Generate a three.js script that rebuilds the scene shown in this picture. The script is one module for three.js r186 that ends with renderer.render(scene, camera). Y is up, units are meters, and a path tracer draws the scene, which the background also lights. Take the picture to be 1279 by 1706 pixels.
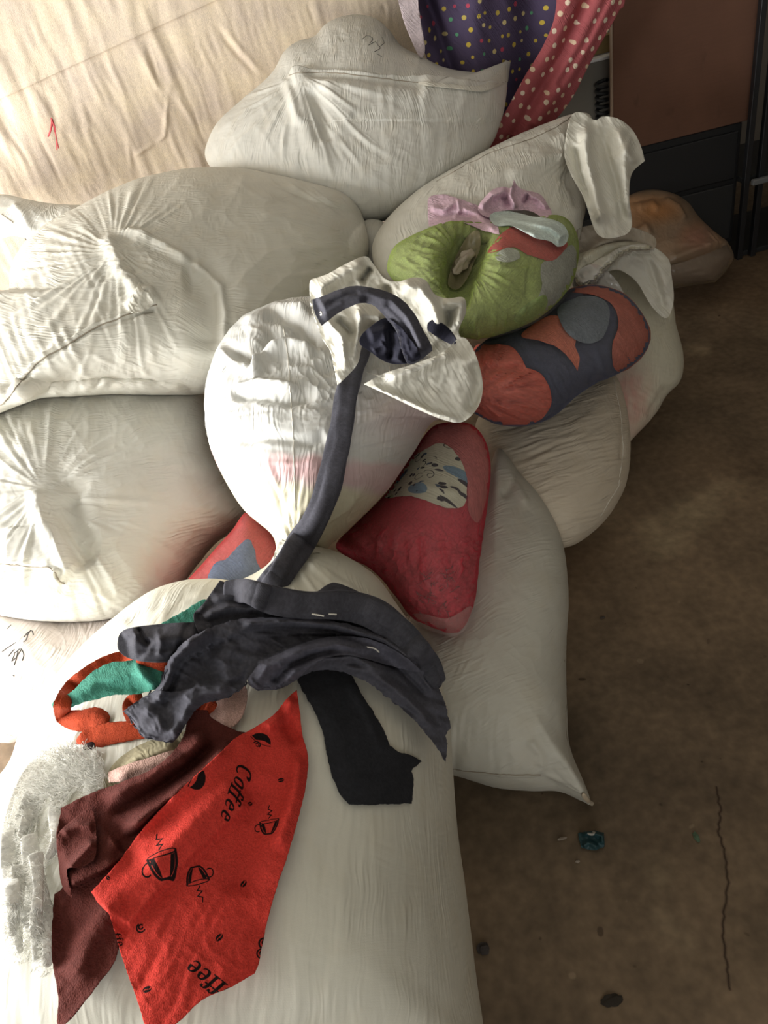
import * as THREE from 'three';
import { RoundedBoxGeometry } from 'three/addons/geometries/RoundedBoxGeometry.js';
import { mergeGeometries } from 'three/addons/utils/BufferGeometryUtils.js';
import { RectAreaLightUniformsLib } from 'three/addons/lights/RectAreaLightUniformsLib.js';

// ---------------------------------------------------------------- camera, sky, daylight, exposure
const W = 1279, H = 1706, F = 1281, EYE = 1.6, PITCH = THREE.MathUtils.degToRad(38), ROLL = THREE.MathUtils.degToRad(14);
const scene = new THREE.Scene();
const camera = new THREE.PerspectiveCamera(THREE.MathUtils.radToDeg(2 * Math.atan(H / 2 / F)), W / H, 0.05, 60);
camera.position.set(0, EYE, 0);
camera.rotation.set(-PITCH, 0, 0);
camera.rotateZ(-ROLL);
camera.updateMatrixWorld();
scene.add(camera);
const renderer = new THREE.WebGLRenderer({ antialias: true });
renderer.toneMapping = THREE.LinearToneMapping;
renderer.toneMappingExposure = 1.07;
renderer.shadowMap.enabled = true;
const SKY = new THREE.Color(0.93, 0.97, 1.0);
scene.background = SKY.clone();                      // overcast sky, seen only through the open gateway
RectAreaLightUniformsLib.init();
const OPEN = { x: -2.4, z0: -2.35, z1: 0.15, y0: 0.25, y1: 1.85 };   // the gateway in the left wall that lets the daylight in
const daylight = new THREE.RectAreaLight(new THREE.Color(1.0, 0.985, 0.955), 17, OPEN.z1 - OPEN.z0, OPEN.y1 - OPEN.y0);
daylight.position.set(OPEN.x - 0.06, (OPEN.y0 + OPEN.y1) / 2, (OPEN.z0 + OPEN.z1) / 2);
daylight.lookAt(10, daylight.position.y, daylight.position.z);
scene.add(daylight);
const BACK = { z: 2.5, x0: -1.3, x1: 1.1, y0: 0.9, y1: 2.3 };        // the wide window in the wall behind the camera
const backlight = new THREE.RectAreaLight(new THREE.Color(1.0, 0.985, 0.955), 1.75, BACK.x1 - BACK.x0, BACK.y1 - BACK.y0);
backlight.position.set((BACK.x0 + BACK.x1) / 2, (BACK.y0 + BACK.y1) / 2, BACK.z + 0.06);
backlight.lookAt(backlight.position.x, backlight.position.y, -10);
scene.add(backlight);

// ---------------------------------------------------------------- pixels, rays, noise
const CR = new THREE.Vector3(), CU = new THREE.Vector3(), CB = new THREE.Vector3();
camera.matrixWorld.extractBasis(CR, CU, CB);
const EYEP = camera.position.clone();
const ray = (x, y) => new THREE.Vector3().copy(CB).multiplyScalar(-1).addScaledVector(CR, (x - W / 2) / F).addScaledVector(CU, -(y - H / 2) / F);
const at = (x, y, d) => ray(x, y).multiplyScalar(d).add(EYEP);
const floorDepth = (x, y) => { const r = ray(x, y); return r.y < -0.01 ? -EYE / r.y : 99; };
const onFloor = (x, y) => at(x, y, floorDepth(x, y));
const zDepth = (x, y, z) => z / ray(x, y).z;
const onZ = (x, y, z) => at(x, y, zDepth(x, y, z));

let seed = 7;
const rnd = () => { seed = (seed + 0x6d2b79f5) | 0; let t = Math.imul(seed ^ (seed >>> 15), 1 | seed); t = (t + Math.imul(t ^ (t >>> 7), 61 | t)) ^ t; return ((t ^ (t >>> 14)) >>> 0) / 4294967296; };
const GX = new Float32Array(4096), GY = new Float32Array(4096);
for (let i = 0; i < 4096; i++) { const a = rnd() * 6.28318; GX[i] = Math.cos(a); GY[i] = Math.sin(a); }
const hsh = (i, j) => (Math.imul(i, 374761393) + Math.imul(j, 668265263) ^ (Math.imul(i ^ j, 1274126177) >>> 13)) & 4095;
function n2(x, y, s = 0, wrap = 0) {
  x += s * 17.31; y += s * 9.77;
  const i = Math.floor(x), j = Math.floor(y), fx = x - i, fy = y - j;
  const u = fx * fx * fx * (fx * (fx * 6 - 15) + 10), v = fy * fy * fy * (fy * (fy * 6 - 15) + 10);
  const m = wrap ? (q) => ((q % wrap) + wrap) % wrap : (q) => q;
  const g = (a, b, dx, dy) => { const h = hsh(m(a) + s * 57, m(b) + s * 131); return GX[h] * dx + GY[h] * dy; };
  const a = g(i, j, fx, fy), b = g(i + 1, j, fx - 1, fy), c = g(i, j + 1, fx, fy - 1), e = g(i + 1, j + 1, fx - 1, fy - 1);
  return 1.4 * (a + u * (b - a) + v * (c - a) + u * v * (a - b - c + e));
}
const fbm = (x, y, s, o = 4) => { let r = 0, a = 0.5, f = 1; for (let k = 0; k < o; k++) { r += a * n2(x * f, y * f, s + k); a *= 0.5; f *= 2.03; } return r; };
const clamp = (x, a = 0, b = 1) => Math.min(b, Math.max(a, x));
const sm = (a, b, x) => { const t = clamp((x - a) / (b - a)); return t * t * (3 - 2 * t); };

// wrinkle fields: functions of the place on the sheet that return a height in metres
const sum = (...f) => (x, y) => { let r = 0; for (const k of f) r += k(x, y); return r; };
const rid = (n) => { const t = 1 - Math.abs(n); return t * t * t - 0.4; };
// a repeating field of long tapered creases, 16 widths by 4 lengths
const CT = [];
function creaseTile(k) {
  if (CT[k]) return CT[k];
  const nu = 160, nv = 112, H = new Float32Array(nu * nv), S = new Float32Array(nu * nv), keep = seed; seed = 900 + k * 77;
  for (let q = 0; q < 120; q++) {
    const u0 = rnd() * 16, v0 = rnd() * 4, len = 0.25 + 0.8 * rnd(), wd = 0.16 + 0.42 * rnd() * rnd() + 0.05, a = (rnd() < 0.62 ? 1 : -0.8) * (0.35 + 0.65 * rnd()) * (0.5 + wd), tilt = 1.3 * (rnd() - 0.5), bend = 1.2 * (rnd() - 0.5); S.fill(0);
    for (let t = 0; t <= 1; t += 0.02) {
      const u = u0 + tilt * t + bend * t * (1 - t) * 2, v = v0 + len * t, amp = a * Math.sin(Math.PI * Math.pow(t, 0.8)), iu = Math.round(u * 10), iv = Math.round(v * 28), R = Math.ceil(wd * 25);
      for (let e = -1; e <= 1; e++) for (let d = -R; d <= R; d++) { const x = (iu + d) / 10 - u, g = amp * (Math.exp(-(x * x) / (wd * wd)) - 0.35 * Math.exp(-((x - wd * 1.6) ** 2) / (wd * wd * 1.5))), c = (((iv + e) % nv + nv) % nv) * nu + ((iu + d) % nu + nu) % nu; if (Math.abs(g) > Math.abs(S[c])) { H[c] += g - S[c]; S[c] = g; } }
    }
  }
  seed = keep;
  let B = H; for (let it = 0; it < 2; it++) { const o = new Float32Array(nu * nv); for (let v = 0; v < nv; v++) for (let u = 0; u < nu; u++) { let r = 0; for (const [d, w] of [[-2, 0.1], [-1, 0.22], [0, 0.36], [1, 0.22], [2, 0.1]]) r += w * B[((v + d + nv) % nv) * nu + u]; o[v * nu + u] = r; } B = o; }
  return CT[k] = (u, v) => { u = ((u % 16) + 16) % 16 * 10; v = ((v % 4) + 4) % 4 * 28; const i = Math.floor(u), j = Math.floor(v), a = u - i, b = v - j, i1 = (i + 1) % nu, j1 = (j + 1) % nv, i0 = i % nu, j0 = j % nv; return (B[j0 * nu + i0] * (1 - a) + B[j0 * nu + i1] * a) * (1 - b) + (B[j1 * nu + i0] * (1 - a) + B[j1 * nu + i1] * a) * b; };
}
function streak(deg, w, l, a, s = 1, mask) {             // long parallel wrinkles
  const c = Math.cos(deg * Math.PI / 180), d = Math.sin(deg * Math.PI / 180), T = creaseTile(s % 7);
  return (x, y) => {
    const q = mask ? mask(x, y) : 1; if (q < 0.01) return 0;
    const k = Math.min(14, w), wx = k * n2(x / 150, y / 150, s + 40), wy = k * n2(x / 150, y / 150, s + 41);
    x += wx; y += wy;
    const v = x * c + y * d, u = -x * d + y * c, e = 0.4 + 0.6 * sm(-0.4, 0.4, n2(x / l * 0.7, y / l * 0.7, s + 47));
    return q * e * a * (0.8 * T(u / w + s * 3.7, v / l + s * 1.3) + 0.25 * n2(u / w / 1.5, v / l, s));
  };
}
function radial(cx, cy, k, a, r0, r1, s = 1, mask) {     // wrinkles that run out of a gather
  const N = 16 * Math.max(1, Math.round(k * 6.283 / 16)), T = creaseTile((s + 3) % 7), L = Math.max(60, r1 * 0.55);
  return (x, y) => {
    const dx = x - cx, dy = y - cy, r = Math.hypot(dx, dy); if (r > r1) return 0;
    const q = sm(0, r0, r) * (1 - sm(r1 * 0.4, r1, r)) * (mask ? mask(x, y) : 1); if (q < 0.01) return 0;
    const t = Math.atan2(dy, dx) + 0.09 * n2(x / 150, y / 150, s + 9), u = t / 6.2831853 * N, f = Math.min(1, r / (0.9 * N)) ;
    return q * a * (0.25 + 0.75 * f) * (0.8 * T(u, r / L + s) + 0.25 * n2(k * 0.5 * Math.cos(t) + s, k * 0.5 * Math.sin(t) + r / 400, s));
  };
}
const crumple = (w, a, s = 1, mask) => (x, y) => {       // sharp irregular creases
  const q = mask ? mask(x, y) : 1; if (q < 0.01) return 0;
  const dx = 0.5 * n2(x / w * 0.7, y / w * 0.7, s + 20), dy = 0.5 * n2(x / w * 0.7, y / w * 0.7, s + 21);
  return q * a * 0.62 * (0.6 * n2(x / w * 0.8, y / w * 0.8, s + 7) + 0.6 * rid(n2(x / w + dx, y / w + dy, s)) + 0.35 * rid(n2(x / w * 2.2 - dy, y / w * 2.2 + dx, s + 2)));
};
const spot = (cx, cy, rx, ry = rx, k = 1) => (x, y) => { const t = ((x - cx) / rx) ** 2 + ((y - cy) / ry) ** 2; return t > 9 ? 0 : Math.exp(-k * t); };
function nearLine(p, x, y) {                              // [distance, signed side, share of length, distance past an end]
  let best = 1e9, side = 1, u = 0, ext = 0;
  for (let i = 0; i + 3 < p.length; i += 2) {
    const ax = p[i], ay = p[i + 1], bx = p[i + 2] - ax, by = p[i + 3] - ay, L = bx * bx + by * by;
    const t0 = ((x - ax) * bx + (y - ay) * by) / L, t = clamp(t0), d = Math.hypot(x - ax - bx * t, y - ay - by * t);
    if (d < best) { best = d; side = (x - ax) * by - (y - ay) * bx > 0 ? 1 : -1; u = (i / 2 + t) / (p.length / 2 - 1); ext = i === 0 && t0 < 0 || i + 5 > p.length && t0 > 1 ? 1 : 0; }
  }
  return [best, side, u, ext];
}
const boxed = (p, m) => { let a = 1e9, b = 1e9, c = -1e9, d = -1e9; for (let i = 0; i < p.length; i += 2) { a = Math.min(a, p[i]); c = Math.max(c, p[i]); b = Math.min(b, p[i + 1]); d = Math.max(d, p[i + 1]); } return [a - m, b - m, c + m, d + m]; };
const out = (B, x, y) => x < B[0] || y < B[1] || x > B[2] || y > B[3];
function ridge(p, w, a, taper = 0.15) {                   // a fold (a > 0) or a groove (a < 0) along a line
  const B = boxed(p, w * 3);
  return (x, y) => { if (out(B, x, y)) return 0; const [d, , u] = nearLine(p, x, y); return a * Math.exp(-(d * d) / (w * w)) * sm(0, taper, u) * sm(0, taper, 1 - u); };
}
function lip(p, w, a, fall = 60) {                        // one layer lying over another: high on the left of the line, falling off over `fall`
  const B = boxed(p, fall * 1.2);
  return (x, y) => { if (out(B, x, y)) return 0; const [d, s, u, e] = nearLine(p, x, y); const v = d * s; if (e && d > 2) return 0; return a * (v > 0 ? Math.exp(-(v * v) / (fall * fall)) : 1 - sm(0, w, -v)) * sm(0, 0.12, u) * sm(0, 0.12, 1 - u); };
}

// ---------------------------------------------------------------- what already stands: depth of the nearest surface, so that soft things rest on each other
const CE = 4, X0 = -240, Y0 = -320, NX = 440, NY = 590;
const Z = new Float32Array(NX * NY);
function zs(x, y) {
  const u = clamp((x - X0) / CE, 0, NX - 1.001), v = clamp((y - Y0) / CE, 0, NY - 1.001), i = Math.floor(u), j = Math.floor(v), a = u - i, b = v - j, k = j * NX + i;
  return (Z[k] * (1 - a) + Z[k + 1] * a) * (1 - b) + (Z[k + NX] * (1 - a) + Z[k + NX + 1] * a) * b;
}
function blurred(r) {                                     // a blurred copy of the depths, to lay cloth on
  const half = (src, dx) => { const o = new Float32Array(NX * NY); for (let j = 0; j < NY; j++) for (let i = 0; i < NX; i++) { let s = 0; for (let k = -r; k <= r; k++) s += src[dx ? j * NX + clamp(i + k, 0, NX - 1) : clamp(j + k, 0, NY - 1) * NX + i]; o[j * NX + i] = s / (2 * r + 1); } return o; };
  const B = half(half(Z, true), false);
  return (x, y) => { const u = clamp((x - X0) / CE, 0, NX - 1.001), v = clamp((y - Y0) / CE, 0, NY - 1.001), i = Math.floor(u), j = Math.floor(v), a = u - i, b = v - j, k = j * NX + i; return (B[k] * (1 - a) + B[k + 1] * a) * (1 - b) + (B[k + NX] * (1 - a) + B[k + NX + 1] * a) * b; };
}
function settle(P, idx) {                                 // P: x, y, depth per vertex
  for (let t = 0; t < idx.length; t += 3) {
    const [a, b, c] = [idx[t] * 3, idx[t + 1] * 3, idx[t + 2] * 3];
    const ax = (P[a] - X0) / CE, ay = (P[a + 1] - Y0) / CE, bx = (P[b] - X0) / CE, by = (P[b + 1] - Y0) / CE, cx = (P[c] - X0) / CE, cy = (P[c + 1] - Y0) / CE;
    const i0 = Math.max(0, Math.ceil(Math.min(ax, bx, cx))), i1 = Math.min(NX - 1, Math.floor(Math.max(ax, bx, cx))), j0 = Math.max(0, Math.ceil(Math.min(ay, by, cy))), j1 = Math.min(NY - 1, Math.floor(Math.max(ay, by, cy)));
    const D = (bx - ax) * (cy - ay) - (cx - ax) * (by - ay); if (Math.abs(D) < 1e-9) continue;
    for (let j = j0; j <= j1; j++) for (let i = i0; i <= i1; i++) {
      const u = ((bx - i) * (cy - j) - (cx - i) * (by - j)) / D, v = ((cx - i) * (ay - j) - (ax - i) * (cy - j)) / D, w = 1 - u - v;
      if (u < -1e-6 || v < -1e-6 || w < -1e-6) continue;
      const d = u * P[a + 2] + v * P[b + 2] + w * P[c + 2], k = j * NX + i; if (d < Z[k]) Z[k] = d;
    }
  }
}
const toPixel = (p) => { const q = p.clone().sub(EYEP), d = -q.dot(CB); return [W / 2 + F * q.dot(CR) / d, H / 2 - F * q.dot(CU) / d, d]; };

// ---------------------------------------------------------------- names and records
const used = new Map();
const numbered = (n) => { const k = used.get(n) ?? 0; used.set(n, k + 1); return k ? n + '_' + String(k).padStart(3, '0') : n; };
function thing(name, label, category, group) {
  const o = new THREE.Group(); o.name = numbered(name); o.userData = { label, category }; if (group) o.userData.group = group; scene.add(o); return o;
}
function part(name, geometry, material, parent, label) {
  const o = new THREE.Mesh(geometry, material); o.name = name; o.castShadow = o.receiveShadow = true; if (label) o.userData.label = label; parent.add(o); return o;
}
function single(name, geometry, material, label, category, group) {
  const o = part(numbered(name), geometry, material, scene); o.userData = { label, category }; if (group) o.userData.group = group; return o;
}
function structure(name, geometry, material) { const o = part(name, geometry, material, scene); o.userData.kind = 'structure'; return o; }
function grounded() {                                     // give every thing its origin at its own base
  for (const o of scene.children) {
    if (o.userData.kind === 'structure' || !(o.isGroup || o.isMesh)) continue;
    const B = new THREE.Box3().setFromObject(o), c = B.getCenter(new THREE.Vector3()); c.y = B.min.y;
    if (o.position.lengthSq() > 0) continue;
    const seen = new Set();
    o.traverse((m) => { if (m.isMesh && !seen.has(m.geometry)) { seen.add(m.geometry); m.geometry.translate(-c.x, -c.y, -c.z); } });
    o.position.copy(c);
  }
}

// ---------------------------------------------------------------- soft shapes
function smooth(pts, n = 10) {                            // closed curve; a third entry 1 keeps a sharp corner
  const o = [], L = pts.length;
  for (let i = 0; i < L; i++) {
    const p1 = pts[i], p2 = pts[(i + 1) % L], p0 = p1[2] ? p1 : pts[(i + L - 1) % L], p3 = p2[2] ? p2 : pts[(i + 2) % L];
    for (let k = 0; k < n; k++) { const t = k / n, t2 = t * t, t3 = t2 * t; o.push([0, 1].map((e) => 0.5 * (2 * p1[e] + (p2[e] - p0[e]) * t + (2 * p0[e] - 5 * p1[e] + 4 * p2[e] - p3[e]) * t2 + (3 * p1[e] - p0[e] - 3 * p2[e] + p3[e]) * t3))); }
  }
  return o;
}
// A filled sack: an outline with a real thickness in front of and behind its middle; it flattens where it lies on what stands behind or under it.
function blob(o) {
  const { pts, c, d, g = [0, 0], b = 0.25, hb = 0.25, p = 2.2, q = 2, na = 320, nr = 96, relief, tint, mod, gap = 0.006, soft = 9 } = o;
  const poly = smooth(pts), R = new Float64Array(na);
  for (let j = 0; j < na; j++) {
    const t = j / na * 2 * Math.PI, ux = Math.cos(t), uy = Math.sin(t);
    for (let k = 0; k < poly.length; k++) {
      const [x1, y1] = poly[k], [x2, y2] = poly[(k + 1) % poly.length], ex = x2 - x1, ey = y2 - y1, D = ux * ey - uy * ex; if (Math.abs(D) < 1e-9) continue;
      const s = ((x1 - c[0]) * ey - (y1 - c[1]) * ex) / D, m = ((x1 - c[0]) * uy - (y1 - c[1]) * ux) / D;
      if (s > 0 && m >= -1e-6 && m <= 1 + 1e-6) R[j] = Math.max(R[j], s);
    }
  }
  let R0 = R.slice();
  const win = Math.round(na / 28);
  for (let it = 0; it < 3; it++) R0 = R0.map((_, j) => { let s = 0; for (let k = -win; k <= win; k++) s += R0[(j + k + na) % na]; return s / (2 * win + 1); });
  const P = [], V = [], U = [], idx = [], rim = [], back = [];
  const bl = blurred(2), base = (x, y) => d + g[0] * (x - c[0]) / 100 + g[1] * (y - c[1]) / 100;
  const id = (i, j) => i === 0 ? 0 : 1 + (i - 1) * na + (j % na + na) % na;
  const place = (i, j) => { const t = j / na * 2 * Math.PI, r = Math.sin(i / nr * Math.PI / 2), k = r * (R0[j] + (R[j] - R0[j]) * Math.pow(r, soft / 3)); return [c[0] + k * Math.cos(t), c[1] + k * Math.sin(t), r]; };
  for (let i = 0; i <= nr; i++) for (let j = 0; j < (i ? na : 1); j++) {
    const [x, y, r] = place(i, j), pr = Math.pow(Math.max(0, 1 - Math.pow(r, p)), 1 / q), lim = Math.min(zs(x, y), bl(x, y) + 0.03) - gap;
    const m = Math.min(base(x, y), lim), f = Math.min(m - b * pr * (mod ? mod(x, y) : 1), lim);
    P.push(x, y, f); rim.push(r);
  }
  for (let i = 0; i < nr; i++) for (let j = 0; j < na; j++) { const a = id(i, j), e = id(i, j + 1), a2 = id(i + 1, j), e2 = id(i + 1, j + 1); if (i) idx.push(a, e, a2); idx.push(e, e2, a2); }
  const N = P.length / 3;
  for (let k = 0; k < N; k++) V.push(...at(P[3 * k], P[3 * k + 1], P[3 * k + 2]).toArray());
  if (relief) {
    const g0 = new THREE.BufferGeometry(); g0.setAttribute('position', new THREE.Float32BufferAttribute(V, 3)); g0.setIndex(idx); g0.computeVertexNormals();
    const nn = g0.attributes.normal.array, v = new THREE.Vector3();
    const sgn = new THREE.Vector3(nn[0], nn[1], nn[2]).dot(ray(c[0], c[1])) > 0 ? -1 : 1;
    for (let k = 0; k < N; k++) {
      const h = (o.rs ?? 0.8) * sgn * relief(P[3 * k], P[3 * k + 1]) * (0.25 + 0.75 * clamp((1 - rim[k]) / 0.12));
      for (let e = 0; e < 3; e++) V[3 * k + e] += h * nn[3 * k + e];
      v.set(V[3 * k], Math.max(0.002, V[3 * k + 1]), V[3 * k + 2]); V[3 * k + 1] = v.y; const px = toPixel(v); P[3 * k] = px[0]; P[3 * k + 1] = px[1]; P[3 * k + 2] = px[2];
    }
  }
  const C = tint ? [] : null;
  if (tint) for (let k = 0; k < N; k++) C.push(...tint(P[3 * k], P[3 * k + 1]));
  // back half, coarser towards the middle
  const nb = Math.max(8, Math.round(nr / 5)), bid = (i, j) => i === nb ? id(nr, j) : N + (i === 0 ? 0 : 1 + (i - 1) * na + (j % na + na) % na);
  for (let i = 0; i < nb; i++) for (let j = 0; j < (i ? na : 1); j++) {
    const t = Math.sin(i / nb * Math.PI / 2) * nr / nr, k2 = Math.asin(t) / (Math.PI / 2) * nr, [x, y, r] = place(k2, j), pr = Math.pow(Math.max(0, 1 - Math.pow(r, p)), 1 / q);
    const lim = Math.min(zs(x, y), bl(x, y) + 0.03) - gap, m = Math.min(base(x, y), lim), f = Math.min(m - b * pr * (mod ? mod(x, y) : 1), lim);
    const z = Math.max(f + 0.004, Math.min(m + 1.7 * hb * pr, lim - 0.001));
    V.push(...at(x, y, z).toArray()); if (C) C.push(...tint(x, y)); back.push(r);
  }
  settle(P, idx);
  const top = idx.length;
  for (let i = 0; i < nb; i++) for (let j = 0; j < na; j++) { const a = bid(i, j), e = bid(i, j + 1), a2 = bid(i + 1, j), e2 = bid(i + 1, j + 1); if (i) idx.push(a, a2, e); idx.push(e, a2, e2); }
  // uv: distance along the cloth from the middle, in metres
  const M = V.length / 3, UV = new Float32Array(M * 2), dist = (a, e) => Math.hypot(V[3 * a] - V[3 * e], V[3 * a + 1] - V[3 * e + 1], V[3 * a + 2] - V[3 * e + 2]);
  const ox = (o.uv ?? c)[0] * 0.0017, oy = (o.uv ?? c)[1] * 0.0013;
  UV[0] = ox; UV[1] = oy;
  for (let j = 0; j < na; j++) {
    let s = 0; const t = j / na * 2 * Math.PI, ux = Math.cos(t), uy = Math.sin(t);
    for (let i = 1; i <= nr; i++) { s += dist(id(i, j), id(i - 1, j)); UV[2 * id(i, j)] = ox + s * ux; UV[2 * id(i, j) + 1] = oy + s * uy; }
    for (let i = nb - 1; i >= 0; i--) { s += dist(bid(i, j), bid(i + 1, j)); UV[2 * bid(i, j)] = ox + s * ux; UV[2 * bid(i, j) + 1] = oy + s * uy; }
  }
  return finish(V, UV, idx, C, ray(c[0], c[1]));
}
function finish(V, UV, idx, C, view) {
  const G = new THREE.BufferGeometry();
  const t = 3, a = new THREE.Vector3().fromArray(V, 3 * idx[t]), b = new THREE.Vector3().fromArray(V, 3 * idx[t + 1]), c = new THREE.Vector3().fromArray(V, 3 * idx[t + 2]);
  if (b.sub(a).cross(c.sub(a)).dot(view) > 0) for (let k = 0; k < idx.length; k += 3) { const q = idx[k]; idx[k] = idx[k + 1]; idx[k + 1] = q; }
  G.setAttribute('position', new THREE.Float32BufferAttribute(V, 3));
  G.setAttribute('uv', new THREE.Float32BufferAttribute(UV, 2));
  if (C) G.setAttribute('color', new THREE.Float32BufferAttribute(C, 3));
  G.setIndex(idx); G.computeVertexNormals();
  return G;
}
// A sheet of cloth or film with its own thickness, cut to an outline, that lies on what is under it (or hangs on the plane `depth`), with folds.
function sheet(o) {
  const { pts, step = 4, lift = 0.006, relief = () => 0, thick = 0.004, rag = 0, depth, cap, blur = 2, curved = true, edge = 0, tint } = o;
  let poly = curved ? smooth(pts, 8) : pts, L = [];
  for (let i = 0; i < poly.length; i++) { const a = poly[i], b = poly[(i + 1) % poly.length], n = Math.max(1, Math.round(Math.hypot(b[0] - a[0], b[1] - a[1]) / (rag ? 2.5 : 5))); for (let k = 0; k < n; k++) L.push([a[0] + (b[0] - a[0]) * k / n, a[1] + (b[1] - a[1]) * k / n]); }
  if (rag) L = L.map(([x, y], k) => [x + rag * (n2(k * 0.23, 1.3, 61) + 0.6 * n2(k * 0.9, 4.3, 62)), y + rag * (n2(k * 0.23, 7.1, 63) + 0.6 * n2(k * 0.9, 9.9, 64))]);
  poly = L.map(([x, y]) => [x + 0.00137, y + 0.00171]);
  const inside = (x, y) => { let r = false; for (let i = 0, j = poly.length - 1; i < poly.length; j = i++) { const [xi, yi] = poly[i], [xj, yj] = poly[j]; if ((yi > y) !== (yj > y) && x < (xj - xi) * (y - yi) / (yj - yi) + xi) r = !r; } return r; };
  const B = boxed(poly.flat(), step), i0 = Math.floor(B[0] / step), j0 = Math.floor(B[1] / step), nx = Math.ceil(B[2] / step) - i0, ny = Math.ceil(B[3] / step) - j0;
  const cut = new Set();
  for (let k = 0; k < poly.length; k++) { const a = poly[k], b = poly[(k + 1) % poly.length], n = Math.ceil(Math.hypot(b[0] - a[0], b[1] - a[1]) / step * 8) + 1; for (let s = 0; s <= n; s++) cut.add((Math.floor((a[1] + (b[1] - a[1]) * s / n) / step) - j0) * nx + Math.floor((a[0] + (b[0] - a[0]) * s / n) / step) - i0); }
  const at2 = new Map(), XY = [], idx = [];
  const vert = (x, y) => { const k = Math.round(x * 50) * 200003 + Math.round(y * 50); let v = at2.get(k); if (v === undefined) { v = XY.length / 2; at2.set(k, v); XY.push(x, y); } return v; };
  const clip = (S, ax, lim, keepLess) => { const r = []; for (let i = 0; i < S.length; i++) { const a = S[i], b = S[(i + 1) % S.length], ia = keepLess ? a[ax] <= lim : a[ax] >= lim, ib = keepLess ? b[ax] <= lim : b[ax] >= lim; if (ia) r.push(a); if (ia !== ib) { const t = (lim - a[ax]) / (b[ax] - a[ax]), m = [a[0] + (b[0] - a[0]) * t, a[1] + (b[1] - a[1]) * t]; m[ax] = lim; r.push(m); } } return r; };
  for (let j = 0; j < ny; j++) {
    const y0 = (j + j0) * step, strip = clip(clip(poly, 1, y0, false), 1, y0 + step, true); if (strip.length < 3) continue;
    for (let i = 0; i < nx; i++) {
      const x0 = (i + i0) * step;
      if (cut.has(j * nx + i)) {
        const S = clip(clip(strip, 0, x0, false), 0, x0 + step, true); if (S.length < 3) continue;
        const ids = [], q = []; for (const s of S) { const v = vert(s[0], s[1]); if (ids.includes(v)) continue; ids.push(v); q.push(new THREE.Vector2(s[0], s[1])); }
        if (ids.length < 3) continue;
        const cw = THREE.ShapeUtils.area(q); if (Math.abs(cw) < 1e-3) continue;
        for (const f of THREE.ShapeUtils.triangulateShape(q, [])) { const [a, b, c] = f, A = (q[b].x - q[a].x) * (q[c].y - q[a].y) - (q[c].x - q[a].x) * (q[b].y - q[a].y); if (Math.abs(A) < 1e-4) continue; if (A > 0) idx.push(ids[a], ids[b], ids[c]); else idx.push(ids[a], ids[c], ids[b]); }
      } else if (inside(x0 + step / 2, y0 + step / 2)) {
        const a = vert(x0, y0), b = vert(x0 + step, y0), c = vert(x0 + step, y0 + step), e = vert(x0, y0 + step); idx.push(a, b, c, a, c, e);
      }
    }
  }
  const bl = blurred(blur), N = XY.length / 2, P = [], V = [], front = idx.length;
  for (let k = 0; k < N; k++) {
    const x = XY[2 * k], y = XY[2 * k + 1];
    let s = bl(x, y); if (cap) s = Math.min(s, cap(x, y));
    let d = depth ? Math.min(depth(x, y), s - lift) : s - lift;
    d -= relief(x, y);
    d = Math.min(d, zs(x, y) - thick - 0.0015);
    P.push(x, y, d); V.push(...at(x, y, d).toArray());
  }
  for (let k = 0; k < N; k++) V.push(...at(P[3 * k], P[3 * k + 1], P[3 * k + 2] + thick).toArray());
  settle(P, idx);
  const E = new Map();
  for (let t = 0; t < front; t += 3) for (let e = 0; e < 3; e++) { const a = idx[t + e], b = idx[t + (e + 1) % 3], k = Math.min(a, b) * 1000003 + Math.max(a, b); E.set(k, E.has(k) ? null : [a, b]); }
  for (let t = 0; t < front; t += 3) idx.push(idx[t] + N, idx[t + 2] + N, idx[t + 1] + N);
  for (const e of E.values()) if (e) idx.push(e[0], e[0] + N, e[1], e[1], e[0] + N, e[1] + N);
  // uv: the cloth's own plane, in metres
  const nrm = new THREE.Vector3(), mid = new THREE.Vector3(), A = new THREE.Vector3(), Bv = new THREE.Vector3(), Cv = new THREE.Vector3();
  for (let t = 0; t < front; t += 3) { A.fromArray(V, 3 * idx[t]); Bv.fromArray(V, 3 * idx[t + 1]); Cv.fromArray(V, 3 * idx[t + 2]); nrm.add(Bv.sub(A).cross(Cv.sub(A))); }
  nrm.normalize(); if (nrm.dot(ray(P[0], P[1])) > 0) nrm.negate();
  const e1 = new THREE.Vector3(1, 0, 0); e1.addScaledVector(nrm, -e1.dot(nrm)).normalize(); const e2 = new THREE.Vector3().crossVectors(nrm, e1);
  for (let k = 0; k < N; k++) mid.add(A.fromArray(V, 3 * k)); mid.divideScalar(N);
  const UV = new Float32Array(4 * N); for (let k = 0; k < 2 * N; k++) { A.fromArray(V, 3 * k).sub(mid); UV[2 * k] = A.dot(e1); UV[2 * k + 1] = A.dot(e2); }
  let C = null; if (tint) { C = []; for (let k = 0; k < 2 * N; k++) C.push(...tint(P[3 * (k % N)], P[3 * (k % N) + 1])); }
  const G = finish(V, UV, idx, C, ray(P[0], P[1]));
  G.userData.plane = { mid, e1, e2 };
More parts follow.
